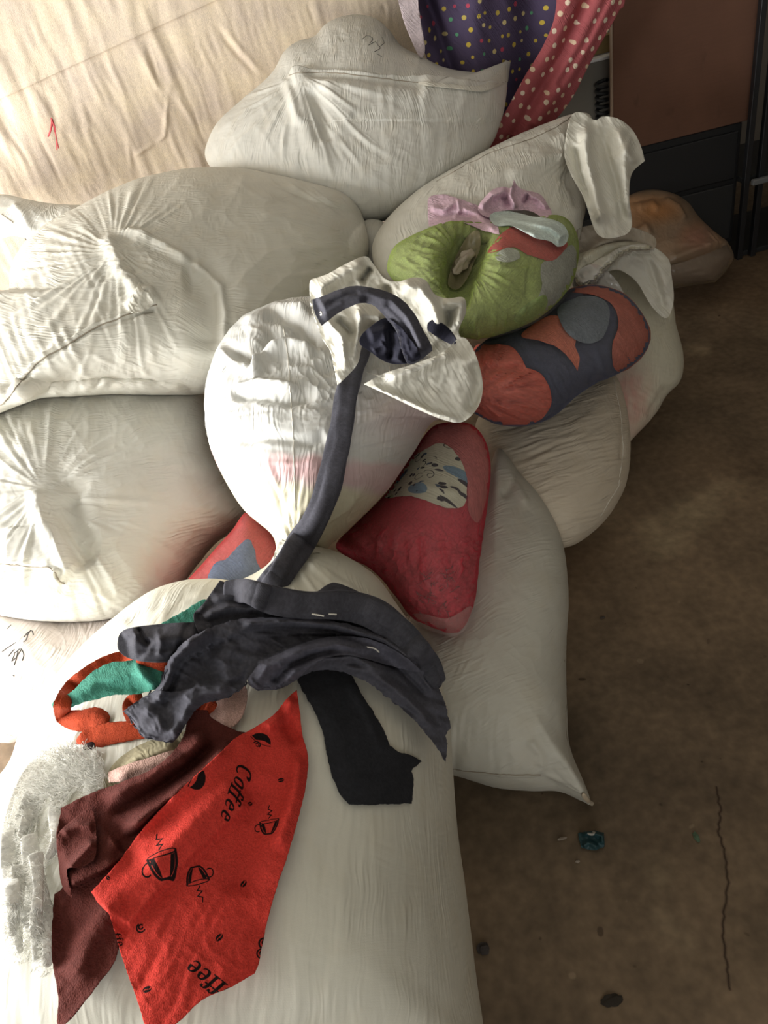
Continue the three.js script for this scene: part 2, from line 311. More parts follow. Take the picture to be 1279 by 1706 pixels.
  { // best affine map from the picture of the cloth to its own plane, for laying out print on the cloth
    const m = new THREE.Matrix3().set(0, 0, 0, 0, 0, 0, 0, 0, 0).elements, bu = [0, 0, 0], bv = [0, 0, 0]; m.fill(0);
    for (let k = 0; k < N; k++) { const f = [P[3 * k] / 100, P[3 * k + 1] / 100, 1]; for (let a = 0; a < 3; a++) { for (let b = 0; b < 3; b++) m[b * 3 + a] += f[a] * f[b]; bu[a] += f[a] * UV[2 * k]; bv[a] += f[a] * UV[2 * k + 1]; } }
    const I = new THREE.Matrix3().fromArray(m).invert(), cu = new THREE.Vector3(...bu).applyMatrix3(I), cw = new THREE.Vector3(...bv).applyMatrix3(I);
    G.userData.uvAt = (x, y) => [cu.x * x / 100 + cu.y * y / 100 + cu.z, cw.x * x / 100 + cw.y * y / 100 + cw.z];
  }
  return G;
}
// A soft strip or roll along a line: pts are [x, y, width in pixels, lift in metres]
function strip(o) {
  const { pts, flat = 0.45, seg = 90, sides = 18, lobes = 0.1, twist = 0, depth, fuzz = 0, raise = 0.5, close = true } = o;
  const bl = blurred(2), cv = [], wd = [];
  for (let k = 0; k <= seg; k++) {
    const u = k / seg * (pts.length - 1), i = Math.min(pts.length - 2, Math.floor(u)), t = u - i, p1 = pts[i], p2 = pts[i + 1], p0 = pts[Math.max(0, i - 1)], p3 = pts[Math.min(pts.length - 1, i + 2)];
    const e = [0, 1, 2, 3].map((e) => { const f = (q) => q[e] ?? 0; return 0.5 * (2 * f(p1) + (f(p2) - f(p0)) * t + (2 * f(p0) - 5 * f(p1) + 4 * f(p2) - f(p3)) * t * t + (3 * f(p1) - f(p0) - 3 * f(p2) + f(p3)) * t * t * t); });
    const z0 = Math.min(bl(e[0], e[1]), zs(e[0], e[1])), z = depth ? Math.min(depth(u / (pts.length - 1)), z0) : z0, w = e[2] * z / F;
    cv.push(at(e[0], e[1], z - w * flat * raise - e[3])); wd.push(w / 2);
  }
  const V = [], UV = [], idx = []; let s = 0;
  for (let it = 0; it < 2; it++) for (let k = 1; k < seg; k++) cv[k].multiplyScalar(0.5).addScaledVector(cv[k - 1], 0.25).addScaledVector(cv[k + 1], 0.25);
  for (let k = 0; k <= seg; k++) {
    const T = cv[Math.min(seg, k + 1)].clone().sub(cv[Math.max(0, k - 1)]).normalize(), Nn = EYEP.clone().sub(cv[k]).normalize(), S = new THREE.Vector3().crossVectors(T, Nn).normalize(); Nn.crossVectors(S, T);
    if (k) s += cv[k].distanceTo(cv[k - 1]);
    const endw = close ? Math.sqrt(clamp(Math.min(k, seg - k) / 2.5, 0.02, 1)) : 1, tw = twist * k / seg;
    for (let j = 0; j <= sides; j++) {
      const f = j / sides * 2 * Math.PI, l = 1 + lobes * Math.sin(3 * f + tw + 1.3 * n2(s * 9, 3, 5)) + 0.6 * lobes * Math.sin(5 * f - 2 * tw + 2 * n2(s * 14, 8, 6)) + fuzz * n2(s * 160, f * 4, 12);
      const q = cv[k].clone().addScaledVector(S, Math.cos(f) * wd[k] * l * endw).addScaledVector(Nn, Math.sin(f) * wd[k] * flat * l * endw);
      V.push(q.x, Math.max(0.002, q.y), q.z); UV.push(j / sides * wd[k] * 4, s);
    }
  }
  for (let k = 0; k < seg; k++) for (let j = 0; j < sides; j++) { const a = k * (sides + 1) + j, b = a + sides + 1; idx.push(a, b, a + 1, a + 1, b, b + 1); }
  if (close) for (const [r, w] of [[0, 1], [seg, 0]]) { const c = V.length / 3; V.push(...cv[r].toArray()); UV.push(0, 0); for (let j = 0; j < sides; j++) { const a = r * (sides + 1) + j; w ? idx.push(c, a, a + 1) : idx.push(c, a + 1, a); } }
  const G = new THREE.BufferGeometry(); G.setAttribute('position', new THREE.Float32BufferAttribute(V, 3)); G.setAttribute('uv', new THREE.Float32BufferAttribute(UV, 2)); G.setIndex(idx); G.computeVertexNormals();
  const P = []; for (let k = 0; k < V.length; k += 3) P.push(...toPixel(A0.fromArray(V, k)));
  if (!o.light) settle(P, idx);
  return G;
}
const A0 = new THREE.Vector3();
const strokes = (parent, name, list, r, wob, m, label) => list.forEach((p) => part(name, lines([p], r, wob), m, parent, label));
// thread or ink lying on a surface: one thin tube per line, joined
function lines(list, r = 0.0012, wob = 0.8, up = 0.4) {
  return mergeGeometries(list.map((p, n) => {
    const q = []; for (let i = 0; i + 3 < p.length; i += 2) { const m = Math.max(1, Math.round(Math.hypot(p[i + 2] - p[i], p[i + 3] - p[i + 1]) / 5)); for (let k = 0; k < m; k++) q.push([p[i] + (p[i + 2] - p[i]) * k / m, p[i + 1] + (p[i + 3] - p[i + 1]) * k / m]); }
    q.push([p[p.length - 2], p[p.length - 1]]);
    const c = new THREE.CatmullRomCurve3(q.map(([x, y], k) => { const a = x + wob * n2(k * 0.7, n, 71), b = y + wob * n2(k * 0.7, n, 72); return at(a, b, zs(a, b) - r * up); }));
    return new THREE.TubeGeometry(c, Math.max(2, q.length), r, 5, false);
  }));
}

// ---------------------------------------------------------------- procedural surfaces
function field(n, f) {                                    // bump or tone map, n x n, f(u, v) in 0..1
  const D = new Uint8Array(n * n * 4);
  for (let j = 0; j < n; j++) for (let i = 0; i < n; i++) { const v = clamp(f(i / n, j / n)) * 255, k = 4 * (j * n + i); D[k] = D[k + 1] = D[k + 2] = v; D[k + 3] = 255; }
  return textured(new THREE.DataTexture(D, n, n), false);
}
function colours(n, f) {
  const D = new Uint8Array(n * n * 4);
  for (let j = 0; j < n; j++) for (let i = 0; i < n; i++) { const c = f(i / n, j / n), k = 4 * (j * n + i); D[k] = clamp(c[0]) * 255; D[k + 1] = clamp(c[1]) * 255; D[k + 2] = clamp(c[2]) * 255; D[k + 3] = 255; }
  return textured(new THREE.DataTexture(D, n, n), true);
}
function textured(t, srgb) { t.wrapS = t.wrapT = THREE.RepeatWrapping; t.magFilter = THREE.LinearFilter; t.minFilter = THREE.LinearMipmapLinearFilter; t.generateMipmaps = true; if (srgb) t.colorSpace = THREE.SRGBColorSpace; t.needsUpdate = true; return t; }
const scaled = (t, metres, my = metres) => { const c = t.clone(); c.repeat.set(1 / metres, 1 / my); c.needsUpdate = true; return c; };
const tile = (u, v, k, s, o = 3) => { let r = 0, a = 0.5; for (let q = 0; q < o; q++) { r += a * n2(u * k, v * k, s + q, k); k *= 2; a *= 0.5; } return r; };
const tile2 = (u, v, ku, kv, s) => n2(u * ku, v * kv, s, 0);

// crisp woven plastic: fine tapes, sharp little creases
const weaveBump = field(1024, (u, v) => {
  const a = u * 160, b = v * 160, over = (Math.floor(a) + Math.floor(b)) & 1, ta = Math.abs((a % 1) - 0.5), tb = Math.abs((b % 1) - 0.5);
  const w = over ? 0.5 - ta : 0.5 - tb;
  const c = rid(tile(u, v, 7, 11, 2) * 2) * 0.5 + rid(tile(u, v, 17, 15, 2) * 2) * 0.3;
  return 0.5 + 0.05 * w + 0.32 * c;
});
// woven plastic drawn tight: long fine creases one way, short ones across, over the tapes
const crinkle = field(1024, (u, v) => {
  const p = 0.05 * tile(u, v, 4, 61, 2), q = 0.02 * tile(u, v, 9, 64, 2), A = creaseTile(1), B = creaseTile(4), C = creaseTile(2), x = u * 320, y = v * 320, o = (Math.floor(x) + Math.floor(y)) & 1, w = 0.5 - Math.abs(((o ? x : y) % 1) - 0.5);
  const e = 0.35 + 0.65 * sm(-0.15, 0.2, tile(u, v, 5, 67, 2));
  return 0.5 + e * (0.16 * A((u + p) * 48, v * 4) + 0.11 * B((u + p + q) * 80, v * 8)) + 0.05 * C((v + p) * 32, (u + q) * 8) + 0.04 * w;
});
const turned = (t, metres, deg) => { const c = scaled(t, metres); c.rotation = deg * Math.PI / 180; c.needsUpdate = true; return c; };
const dirt = colours(512, (u, v) => { const a = tile(u, v, 4, 21, 5), b = tile(u, v, 11, 27, 4), k = 0.955 + 0.07 * a, w = 0.03 * Math.max(0, b); return [k - w * 0.4, k - w, k - w * 1.9 - 0.012]; });
const fuzzBump = field(512, (u, v) => 0.5 + 0.34 * tile(u, v, 64, 31, 3) + 0.28 * tile(u, v, 14, 36, 2));
const knitBump = field(512, (u, v) => 0.5 + 0.2 * Math.sin(u * 512 * Math.PI / 4) * Math.sin(v * 512 * Math.PI / 4) + 0.3 * tile(u, v, 40, 41, 2) + 0.25 * tile(u, v, 9, 45, 2));
const fuzzTone = colours(512, (u, v) => { const k = 0.9 + 0.16 * tile(u, v, 48, 51, 3) + 0.1 * tile(u, v, 7, 55, 3); return [k, k, k]; });
const std = (o) => new THREE.MeshStandardMaterial(o), phy = (o) => new THREE.MeshPhysicalMaterial(o);
const lin = (r, g, b) => new THREE.Color().setRGB(r, g, b);
const woven = (c, o = {}) => phy({ color: c, map: scaled(dirt, 0.8), roughness: 0.52, specularIntensity: 0.7, bumpMap: turned(crinkle, 0.5, o.rot ?? 0), bumpScale: o.bump ?? 0.006, vertexColors: !!o.vc, side: THREE.DoubleSide });
const fleece = (c, o = {}) => phy({ color: c, map: scaled(fuzzTone, o.m ?? 0.12), roughness: 0.95, specularIntensity: 0.2, bumpMap: scaled(fuzzBump, o.m ?? 0.12), bumpScale: o.bump ?? 0.0022, sheen: o.sheen ?? 0.35, sheenRoughness: 0.6, sheenColor: o.sc ?? c, side: THREE.DoubleSide });
const knit = (c, o = {}) => phy({ color: c, map: scaled(fuzzTone, 0.2), roughness: 0.9, specularIntensity: 0.25, bumpMap: scaled(knitBump, 0.11), bumpScale: 0.0007, sheen: o.sheen ?? 1, sheenRoughness: 0.5, sheenColor: o.sc ?? lin(0.26, 0.26, 0.34), side: THREE.DoubleSide });
const cotton = (c, o = {}) => phy({ color: c, map: scaled(fuzzTone, 0.3), roughness: 0.85, specularIntensity: 0.3, bumpMap: turned(crinkle, 0.3, o.rot ?? 35), bumpScale: o.bump ?? 0.006, vertexColors: !!o.vc, side: THREE.DoubleSide });
const film = (o = {}) => phy({ color: o.c ?? lin(0.9, 0.88, 0.84), roughness: o.r ?? 0.28, transparent: true, opacity: (o.a ?? 0.22) * 0.45, clearcoat: 0.6, clearcoatRoughness: 0.15, bumpMap: scaled(weaveBump, 0.5), bumpScale: 0.004, side: THREE.DoubleSide });

const M = {
  sack: woven(lin(0.72, 0.705, 0.645)), sackCool: woven(lin(0.74, 0.735, 0.70)), sackTint: woven(lin(0.74, 0.725, 0.67), { vc: true }),
  sackFront: woven(lin(0.69, 0.675, 0.595), { bump: 0.0030, rot: 8 }), sackCream: woven(lin(0.68, 0.60, 0.49), { rot: 70 }), flap: woven(lin(0.76, 0.74, 0.67), { bump: 0.008, rot: 20 }),
  thread: std({ color: lin(0.30, 0.26, 0.20), roughness: 0.9 }), paleThread: std({ color: lin(0.75, 0.72, 0.64), roughness: 0.9 }), ink: std({ color: lin(0.05, 0.05, 0.05), roughness: 0.8 }),
};

// ---------------------------------------------------------------- the room
const WN = new THREE.Vector3(0.35, 0, 0.937).normalize(), WU = new THREE.Vector3(WN.z, 0, -WN.x), WP = at(345, 260, 3.2); WP.y = 0;
const wallDepth = (x, y) => { const r = ray(x, y), k = r.dot(WN); return k > -0.02 ? 99 : (WP.clone().sub(EYEP).dot(WN)) / k; };
const wallUV = (x, y) => { const p = at(x, y, wallDepth(x, y)).sub(WP); return [p.dot(WU), p.y]; };
const CAB = -3.3;                                         // front of the dark cabinet
{
  for (let j = 0; j < NY; j++) for (let i = 0; i < NX; i++) {
    const x = X0 + i * CE, y = Y0 + j * CE; let d = Math.min(floorDepth(x, y), 9);
    if (x < 730) d = Math.min(d, wallDepth(x, y) - 0.05); else d = Math.min(d, zDepth(x, y, x > 1005 ? CAB : CAB - 0.25));
    Z[j * NX + i] = d;
  }
}
// floor: worn brown concrete with stains, wet-looking patches and a crack
{
  const n = 2048, S = 4, cx0 = -0.9, cz0 = -3.9, cv = document.createElement('canvas'); cv.width = cv.height = n; const g = cv.getContext('2d');
  const im = g.createImageData(n, n);
  for (let j = 0; j < n; j++) for (let i = 0; i < n; i++) {
    const u = i / n, v = j / n, a = tile(u, v, 5, 201, 6), b = tile(u, v, 23, 211, 4), c = tile(u, v, 160, 221, 3), q = tile(u, v, 3, 231, 3);
    let k = 1 + 0.34 * a + 0.22 * b + 0.20 * c; const w = sm(0.02, 0.4, q); k *= 1 - 0.12 * w;
    const o = 4 * (j * n + i), pale = sm(0.2, 0.5, tile(u, v, 9, 241, 4)) * 0.12;
    im.data[o] = clamp((0.44 + pale) * k + 0.02 * w) * 255; im.data[o + 1] = clamp((0.375 + pale) * k) * 255; im.data[o + 2] = clamp((0.30 + pale * 0.8) * k - 0.012 * w) * 255; im.data[o + 3] = 255;
  }
  g.putImageData(im, 0, 0);
  const px = (x, y) => { const p = onFloor(x, y); return [(p.x - cx0) / S * n, (p.z - cz0) / S * n]; };
  const crack = [[1193, 1310], [1200, 1350], [1196, 1385], [1207, 1420], [1213, 1470], [1205, 1520], [1203, 1560], [1212, 1610], [1214, 1650]];
  for (const [wd, al] of [[3.5, 0.2], [1.3, 0.75]]) { g.strokeStyle = `rgba(38,26,18,${al})`; g.lineWidth = wd; g.beginPath(); crack.forEach(([x, y], k) => { for (let s = 0; s < (k ? 6 : 1); s++) { const p0 = crack[Math.max(0, k - 1)], t = (s + 1) / 6, q = px(k ? p0[0] + (x - p0[0]) * t + 3 * n2(k * 3 + s, 2, 8) : x, k ? p0[1] + (y - p0[1]) * t : y); k || s ? g.lineTo(...q) : g.moveTo(...q); } }); g.stroke(); }
  for (let k = 0; k < 420; k++) { const x = rnd() * n, y = rnd() * n, r = 0.8 + rnd() * rnd() * 5; g.fillStyle = rnd() < 0.5 ? `rgba(40,30,22,${0.2 + 0.4 * rnd()})` : `rgba(170,150,125,${0.12 + 0.3 * rnd()})`; g.beginPath(); g.ellipse(x, y, r, r * (0.4 + 0.6 * rnd()), rnd() * 3, 0, 7); g.fill(); }
  const map = textured(new THREE.CanvasTexture(cv), true); map.flipY = false;
  const bump = field(1024, (u, v) => 0.5 + 0.25 * tile(u, v, 12, 251, 5) + 0.25 * tile(u, v, 120, 261, 3));
  const G = new THREE.BoxGeometry(8.4, 0.2, 8.4, 1, 1, 1); G.translate(0.5, -0.1, -1.0);
  const p = G.attributes.position, uv = G.attributes.uv; for (let k = 0; k < p.count; k++) uv.setXY(k, (p.getX(k) - cx0) / S, (p.getZ(k) - cz0) / S);
  structure('floor', G, phy({ map, bumpMap: bump, bumpScale: 0.004, roughness: 0.72, specularIntensity: 0.45 }));
}
{
  const plaster = std({ color: lin(0.47, 0.455, 0.425), map: scaled(dirt, 1.4), roughness: 0.95 }), dark = std({ color: lin(0.20, 0.175, 0.15), map: scaled(dirt, 1.4), roughness: 0.95 });
  const slab = (x0, x1, y0, y1, z0, z1) => { const g = new THREE.BoxGeometry(x1 - x0, y1 - y0, z1 - z0); g.translate((x0 + x1) / 2, (y0 + y1) / 2, (z0 + z1) / 2); return g; };
  structure('ceiling', slab(-2.6, 3.4, 3.0, 3.15, -4.8, 2.7), plaster);
  structure('wall_back', slab(0.2, 3.4, 0, 3.0, -4.75, -4.6), dark);
  structure('wall_right', slab(3.2, 3.35, 0, 3.0, -4.6, 2.6), dark);
  structure('wall_front', mergeGeometries([slab(-2.55, BACK.x0, 0, 3.0, 2.5, 2.65), slab(BACK.x1, 3.35, 0, 3.0, 2.5, 2.65), slab(BACK.x0, BACK.x1, 0, BACK.y0, 2.5, 2.65), slab(BACK.x0, BACK.x1, BACK.y1, 3.0, 2.5, 2.65)]), plaster);
  structure('wall_left', mergeGeometries([slab(-2.55, -2.4, 0, 3.0, -2.95, OPEN.z0), slab(-2.55, -2.4, 0, 3.0, OPEN.z1, 2.5), slab(-2.55, -2.4, OPEN.y1, 3.0, OPEN.z0, OPEN.z1), slab(-2.55, -2.4, 0, OPEN.y0, OPEN.z0, OPEN.z1)]), plaster);
  const w = new THREE.BoxGeometry(3.45, 3.0, 0.12), m = new THREE.Matrix4().makeBasis(WU, new THREE.Vector3(0, 1, 0), WN).setPosition(WP.clone().addScaledVector(WU, -0.55).addScaledVector(WN, -0.09).setY(1.5));
  structure('wall_angled', w.applyMatrix4(m), plaster);
}
// the two sewn lengths of backing cloth on the angled wall
{
  const [u1, v1] = wallUV(-40, 168), [u2, v2] = wallUV(338, -4), seamV = (u) => v1 + (u - u1) * (v2 - v1) / (u2 - u1);
  const mk = (x, y) => wallUV(x, y);
  const lineUV = (...q) => { const r = []; for (let i = 0; i < q.length; i += 2) r.push(...mk(q[i], q[i + 1])); return r; };
  const [sa, sb] = [mk(60, 230), mk(110, 330)], ang = Math.atan2(sb[1] - sa[1], sb[0] - sa[0]) * 180 / Math.PI;
  const K = 1000, kk = (f) => (u, v) => f(u * K, v * K);
  const sc = (q) => q.map((t) => t * K);
  const folds = sum(
    kk(streak(ang, 42, 420, 0.008, 81)), kk(streak(ang + 6, 16, 200, 0.0026, 83)), kk(streak(ang, 110, 700, 0.009, 85)),
    kk(ridge(sc(lineUV(345, 25, 375, 70, 405, 105, 437, 136)), 11, -0.0078, 0.45)), kk(ridge(sc(lineUV(352, 20, 385, 70, 415, 105, 440, 130)), 10, 0.0058, 0.45)),
    kk(ridge(sc(lineUV(225, 60, 240, 105, 258, 145, 275, 150)), 11, 0.0078, 0.45)), kk(ridge(sc(lineUV(236, 60, 252, 110, 262, 148)), 7, -0.0067, 0.45)), kk(ridge(sc(lineUV(285, 150, 300, 175, 318, 205)), 8, 0.0058, 0.45)),
    kk(ridge(sc(lineUV(277, 150, 272, 190, 270, 225, 255, 238)), 8, 0.0087, 0.45)), kk(ridge(sc(lineUV(215, 262, 235, 248, 256, 238)), 8, 0.0058, 0.45)), kk(ridge(sc(lineUV(205, 215, 212, 250, 218, 290)), 8, 0.0049, 0.45)),
    kk(ridge(sc(lineUV(52, 210, 80, 260, 112, 325)), 6, -0.0058, 0.45)), kk(ridge(sc(lineUV(0, 212, 20, 250, 45, 300)), 8, -0.0038, 0.45)), kk(ridge(sc(lineUV(505, 0, 520, 45)), 5, -0.0049, 0.45)), kk(ridge(sc(lineUV(630, 0, 640, 30)), 6, -0.0049, 0.45)),
    (u, v) => 0.006 * spot(...mk(277, 147), 0.02)(u, v), () => 0);
  const tex = colours(1024, (u, v) => { const a = tile(u, v, 6, 301, 4), b = 0.5 * n2(u * 220, v * 18, 305, 0), c = n2(u * 20, v * 260, 306, 0), d = tile(u, v, 90, 309, 2); const k = 1 + 0.10 * a + 0.05 * b + 0.03 * c + 0.06 * d; return [0.925 * k, 0.86 * k + 0.004 * a, 0.775 * k - 0.03 * a]; });
  const mat = std({ map: scaled(tex, 0.7), roughness: 0.92, bumpMap: scaled(fuzzBump, 0.25), bumpScale: 0.0012, side: THREE.DoubleSide });
  const piece = (u0, u1, low, high, off, nu, nv) => {
    const V = [], UV = [], idx = [];
    for (let s = 0; s < 2; s++) for (let j = 0; j <= nv; j++) for (let i = 0; i <= nu; i++) {
      const u = u0 + (u1 - u0) * i / nu, lo = low(u), v = lo + (high(u) - lo) * j / nv, p = WP.clone().addScaledVector(WU, u).addScaledVector(WN, off + (s ? -0.003 : 0) + Math.max(-0.02, 0.004 + folds(u, v))); p.y = v;
      const ca = Math.cos(ang * Math.PI / 180), sn = Math.sin(ang * Math.PI / 180); V.push(p.x, p.y, p.z); UV.push(-u * sn + v * ca, u * ca + v * sn);
    }
    const n = (nu + 1) * (nv + 1), q = (i, j) => j * (nu + 1) + i;
    for (let j = 0; j < nv; j++) for (let i = 0; i < nu; i++) { const [a, b, c, d] = [q(i, j), q(i + 1, j), q(i + 1, j + 1), q(i, j + 1)]; idx.push(a, b, c, a, c, d, a + n, c + n, b + n, a + n, d + n, c + n); }
    const edge = (a, b) => idx.push(a, a + n, b, b, a + n, b + n);
    for (let i = 0; i < nu; i++) { edge(q(i, 0), q(i + 1, 0)); edge(q(i + 1, nv), q(i, nv)); } for (let j = 0; j < nv; j++) { edge(q(0, j + 1), q(0, j)); edge(q(nu, j), q(nu, j + 1)); }
    return finish(V, UV, idx, null, WN.clone().negate());
  };
  const uR = wallUV(700, 40)[0];
  single('backing_cloth', piece(-2.1, uR, () => 0.35, (u) => seamV(u), 0.028, 420, 300), mat, 'wrinkled cream backing cloth on the wall behind the sacks, below the sewn seam', 'cloth sheet');
  single('backing_cloth', piece(-2.1, uR, (u) => seamV(u) - 0.02, (u) => Math.max(2.6, seamV(u) + 0.3), 0.040, 300, 120), mat, 'cream backing cloth in the top left corner, above the sewn seam', 'cloth sheet');
  const red = std({ color: lin(0.62, 0.10, 0.11), roughness: 0.9 });
  const tuft = [[[86, 196], [85, 212], [80, 228]], [[87, 198], [92, 214], [92, 222]], [[88, 205], [84, 220], [81, 227]], [[91, 214], [94, 232], [95, 250]], [[92, 222], [96, 240], [98, 247]], [[85, 197], [89, 208], [91, 220]]];
  const G = mergeGeometries(tuft.map((t) => new THREE.TubeGeometry(new THREE.CatmullRomCurve3(t.map(([x, y], k) => at(x, y, wallDepth(x, y) - 0.075 - 0.006 * Math.sin(k * 2)))), 12, 0.0022, 6)));
  single('thread_tuft', G, red, 'small tuft of loose red thread caught on the cream backing cloth', 'thread');
}
// curtain, board, cabinet, rack
{
  const dots = (bg, list, n, r0, r1, s) => { const c = document.createElement('canvas'); c.width = c.height = 512; const g = c.getContext('2d'); g.fillStyle = bg; g.fillRect(0, 0, 512, 512); seed = s; for (let k = 0; k < n * n; k++) { const x = (k % n + 0.25 + 0.5 * rnd() + (Math.floor(k / n) % 2) * 0.4) / n * 512, y = (Math.floor(k / n) + 0.25 + 0.5 * rnd()) / n * 512, r = r0 + (r1 - r0) * rnd(); g.fillStyle = list[Math.floor(rnd() * list.length)]; for (const a of [-512, 0, 512]) for (const b of [-512, 0, 512]) { g.beginPath(); g.arc(x + a, y + b, r, 0, 7); g.fill(); } } return textured(new THREE.CanvasTexture(c), true); };
  const pz = -3.18, plane = (x, y) => zDepth(x, y, pz);
  const purple = sheet({ pts: [[668, -270], [670, -60], [676, 10], [690, 45], [708, 90], [730, 140], [770, 200], [830, 250], [900, 240], [930, 160], [935, 0], [930, -270]], depth: plane, step: 4, thick: 0.004, relief: (x, y) => sum(streak(94, 60, 700, 0.07, 91), ridge([700, -200, 712, 0, 735, 70, 765, 150], 12, -0.05), ridge([684, -200, 690, 0, 720, 80], 10, 0.04), ridge([880, -200, 890, 60, 860, 180], 30, -0.05), ridge([800, -200, 790, 60, 800, 200], 26, 0.03), streak(60, 14, 120, 0.005, 93))(x, y) });
  single('polka_dot_curtain', purple, cotton(lin(1, 1, 1)), 'purple curtain with small multicoloured dots hanging behind the topmost sack', 'curtain').material.map = scaled(dots('#50465f', ['#c9b04c', '#b8a65a', '#b0485c', '#5a9a72', '#b5a04c', '#c8b882'], 7, 9, 14, 3), 0.3);
  const pink = sheet({ pts: [[915, -270], [925, -60], [925, 20], [905, 75], [875, 125], [845, 180], [812, 245], [850, 262], [890, 235], [925, 200], [955, 160], [980, 110], [1005, 65], [1030, 20], [1045, -20], [1075, -270]], depth: (x, y) => plane(x, y) - 0.09, step: 3.5, thick: 0.004, relief: (x, y) => sum(ridge([960, -200, 950, 0, 915, 80, 870, 160, 830, 240], 20, 0.0275, 0.02), ridge([1010, -200, 1000, 0, 960, 85, 915, 160, 860, 240], 18, 0.0303, 0.02), ridge([985, -200, 975, 0, 935, 90, 890, 165, 845, 240], 7, -0.0248, 0.02), ridge([1042, -200, 1020, 0, 985, 70, 940, 140, 890, 215], 12, 0.0165, 0.02), ridge([1025, -150, 1010, 0, 975, 70, 930, 145], 5, -0.0165, 0.02), streak(122, 9, 200, 0.006, 95))(x, y) });
  single('polka_dot_curtain', pink, cotton(lin(1, 1, 1)), 'red and pink curtain with cream dots, gathered into a bundle beside the cardboard sheet', 'curtain').material.map = scaled(dots('#a85a5e', ['#e3d0ba', '#dcc4a8', '#e6d6c2'], 6, 13, 18, 5), 0.26);
  single('curtain_hem', sheet({ pts: [[655, -270], [660, -40], [668, 20], [682, 60], [700, 96], [708, 80], [700, 30], [696, -30], [700, -270]], depth: (x, y) => plane(x, y) - 0.06, thick: 0.004, relief: streak(92, 10, 150, 0.006, 97) }), cotton(lin(0.62, 0.52, 0.54)), 'pale pink hem strip hanging between the cream wall cloth and the purple curtain', 'curtain');
  const box = (x0, x1, y0, y1, z0, z1, r = 0.008) => { const g = new RoundedBoxGeometry(x1 - x0, y1 - y0, z1 - z0, 2, r); g.translate((x0 + x1) / 2, (y0 + y1) / 2, (z0 + z1) / 2); return g; };
  const lo = onZ(1140, 226, CAB), l0 = onZ(1016, 190, CAB), r0 = onZ(1246, 150, CAB);
  const card = phy({ map: scaled(colours(512, (u, v) => { const a = tile(u, v, 4, 401, 5), st = sm(0.3, 0.55, tile(u, v, 6, 407, 4)), k = 1 + 0.10 * a + 0.02 * n2(u * 8, v * 160, 405, 0) - 0.12 * st; return [0.42 * k, 0.305 * k, 0.25 * k]; }), 1.1), roughness: 0.82, specularIntensity: 0.3 });
  const boardTh = thing('cardboard_sheet', 'large plain brown cardboard sheet standing on the black cabinet at top right', 'cardboard');
  part('panel', box(l0.x, r0.x, lo.y + 0.004, 1.5, CAB - 0.004, CAB + 0.02, 0.004), card, boardTh);
  part('taped_edge', box(l0.x - 0.002, l0.x + 0.005, lo.y + 0.01, 1.49, CAB + 0.004, CAB + 0.024, 0.004), std({ color: lin(0.30, 0.22, 0.16), roughness: 0.7 }), boardTh, 'paler bent edge of the cardboard');
  const blk = phy({ color: lin(0.010, 0.0105, 0.012), roughness: 0.55 }), blk2 = phy({ color: lin(0.017, 0.018, 0.019), roughness: 0.6 });
  const cab = thing('dark_cabinet', 'low black cabinet under the brown cardboard sheet', 'cabinet');
  part('carcass', box(l0.x - 0.35, r0.x - 0.01, 0.06, lo.y, CAB - 0.5, CAB, 0.01), blk, cab);
  const midY = onZ(1150, 318, CAB).y;
  part('drawer', box(l0.x - 0.33, r0.x - 0.03, midY + 0.01, lo.y - 0.03, CAB, CAB + 0.014, 0.006), blk, cab);
  part('drawer', box(l0.x - 0.33, r0.x - 0.03, 0.09, midY - 0.01, CAB, CAB + 0.014, 0.006), blk2, cab);
  for (const x of [l0.x - 0.30, r0.x - 0.06]) part('foot', box(x - 0.025, x + 0.025, 0, 0.06, CAB - 0.06, CAB - 0.01, 0.004), blk, cab);
  // black rack at the right edge
  const rack = thing('metal_rack', 'black metal rack with thin bright-edged posts at the right edge', 'rack');
  const px = (x, y, z) => onZ(x, y, z), steel = phy({ color: lin(0.05, 0.052, 0.058), metalness: 0.7, roughness: 0.35 });
  const rz = CAB + 0.06, ps = [px(1253, 200, rz).x, px(1277, 200, rz).x, px(1300, 200, rz).x + 0.3];
  ps.forEach((x, k) => part('post', box(x - 0.012, x + 0.012, 0, 1.7, rz - 0.02, rz + 0.008, 0.003), steel, rack));
  for (const x of [ps[0], ps[2]]) part('post', box(x - 0.012, x + 0.012, 0, 1.7, rz - 0.45, rz - 0.42, 0.003), steel, rack);
  for (const y of [px(1262, 298, rz).y, px(1262, 420, rz).y, 1.1]) part('shelf', box(ps[0] - 0.01, ps[2] + 0.01, y - 0.012, y + 0.012, rz - 0.45, rz - 0.022, 0.004), blk2, rack);
  part('latch', box(px(1254, 300, rz).x - 0.015, px(1278, 290, rz).x, px(1262, 300, rz).y - 0.010, px(1262, 300, rz).y + 0.014, rz + 0.008, rz + 0.03, 0.005), std({ color: lin(0.16, 0.165, 0.17), roughness: 0.5 }), rack, 'grey latch');
  // the things wedged between curtain and cardboard
  const gp = thing('grey_panel', 'grey panel with a white top edge wedged between curtain and cardboard sheet', 'panel'), gz = CAB - 0.12;
  const a = onZ(1010, 98, gz), b = onZ(925, 200, gz);
  part('board', box(b.x, a.x + 0.1, lo.y + 0.0, a.y, gz - 0.03, gz, 0.004), std({ color: lin(0.21, 0.195, 0.165), roughness: 0.7 }), gp);
  part('white_edge', box(b.x, a.x + 0.1, a.y, a.y + 0.012, gz - 0.034, gz + 0.012, 0.003), std({ color: lin(0.9, 0.9, 0.88), roughness: 0.5 }), gp, 'white edge strip');
  const tn = onZ(1003, 72, gz - 0.06);
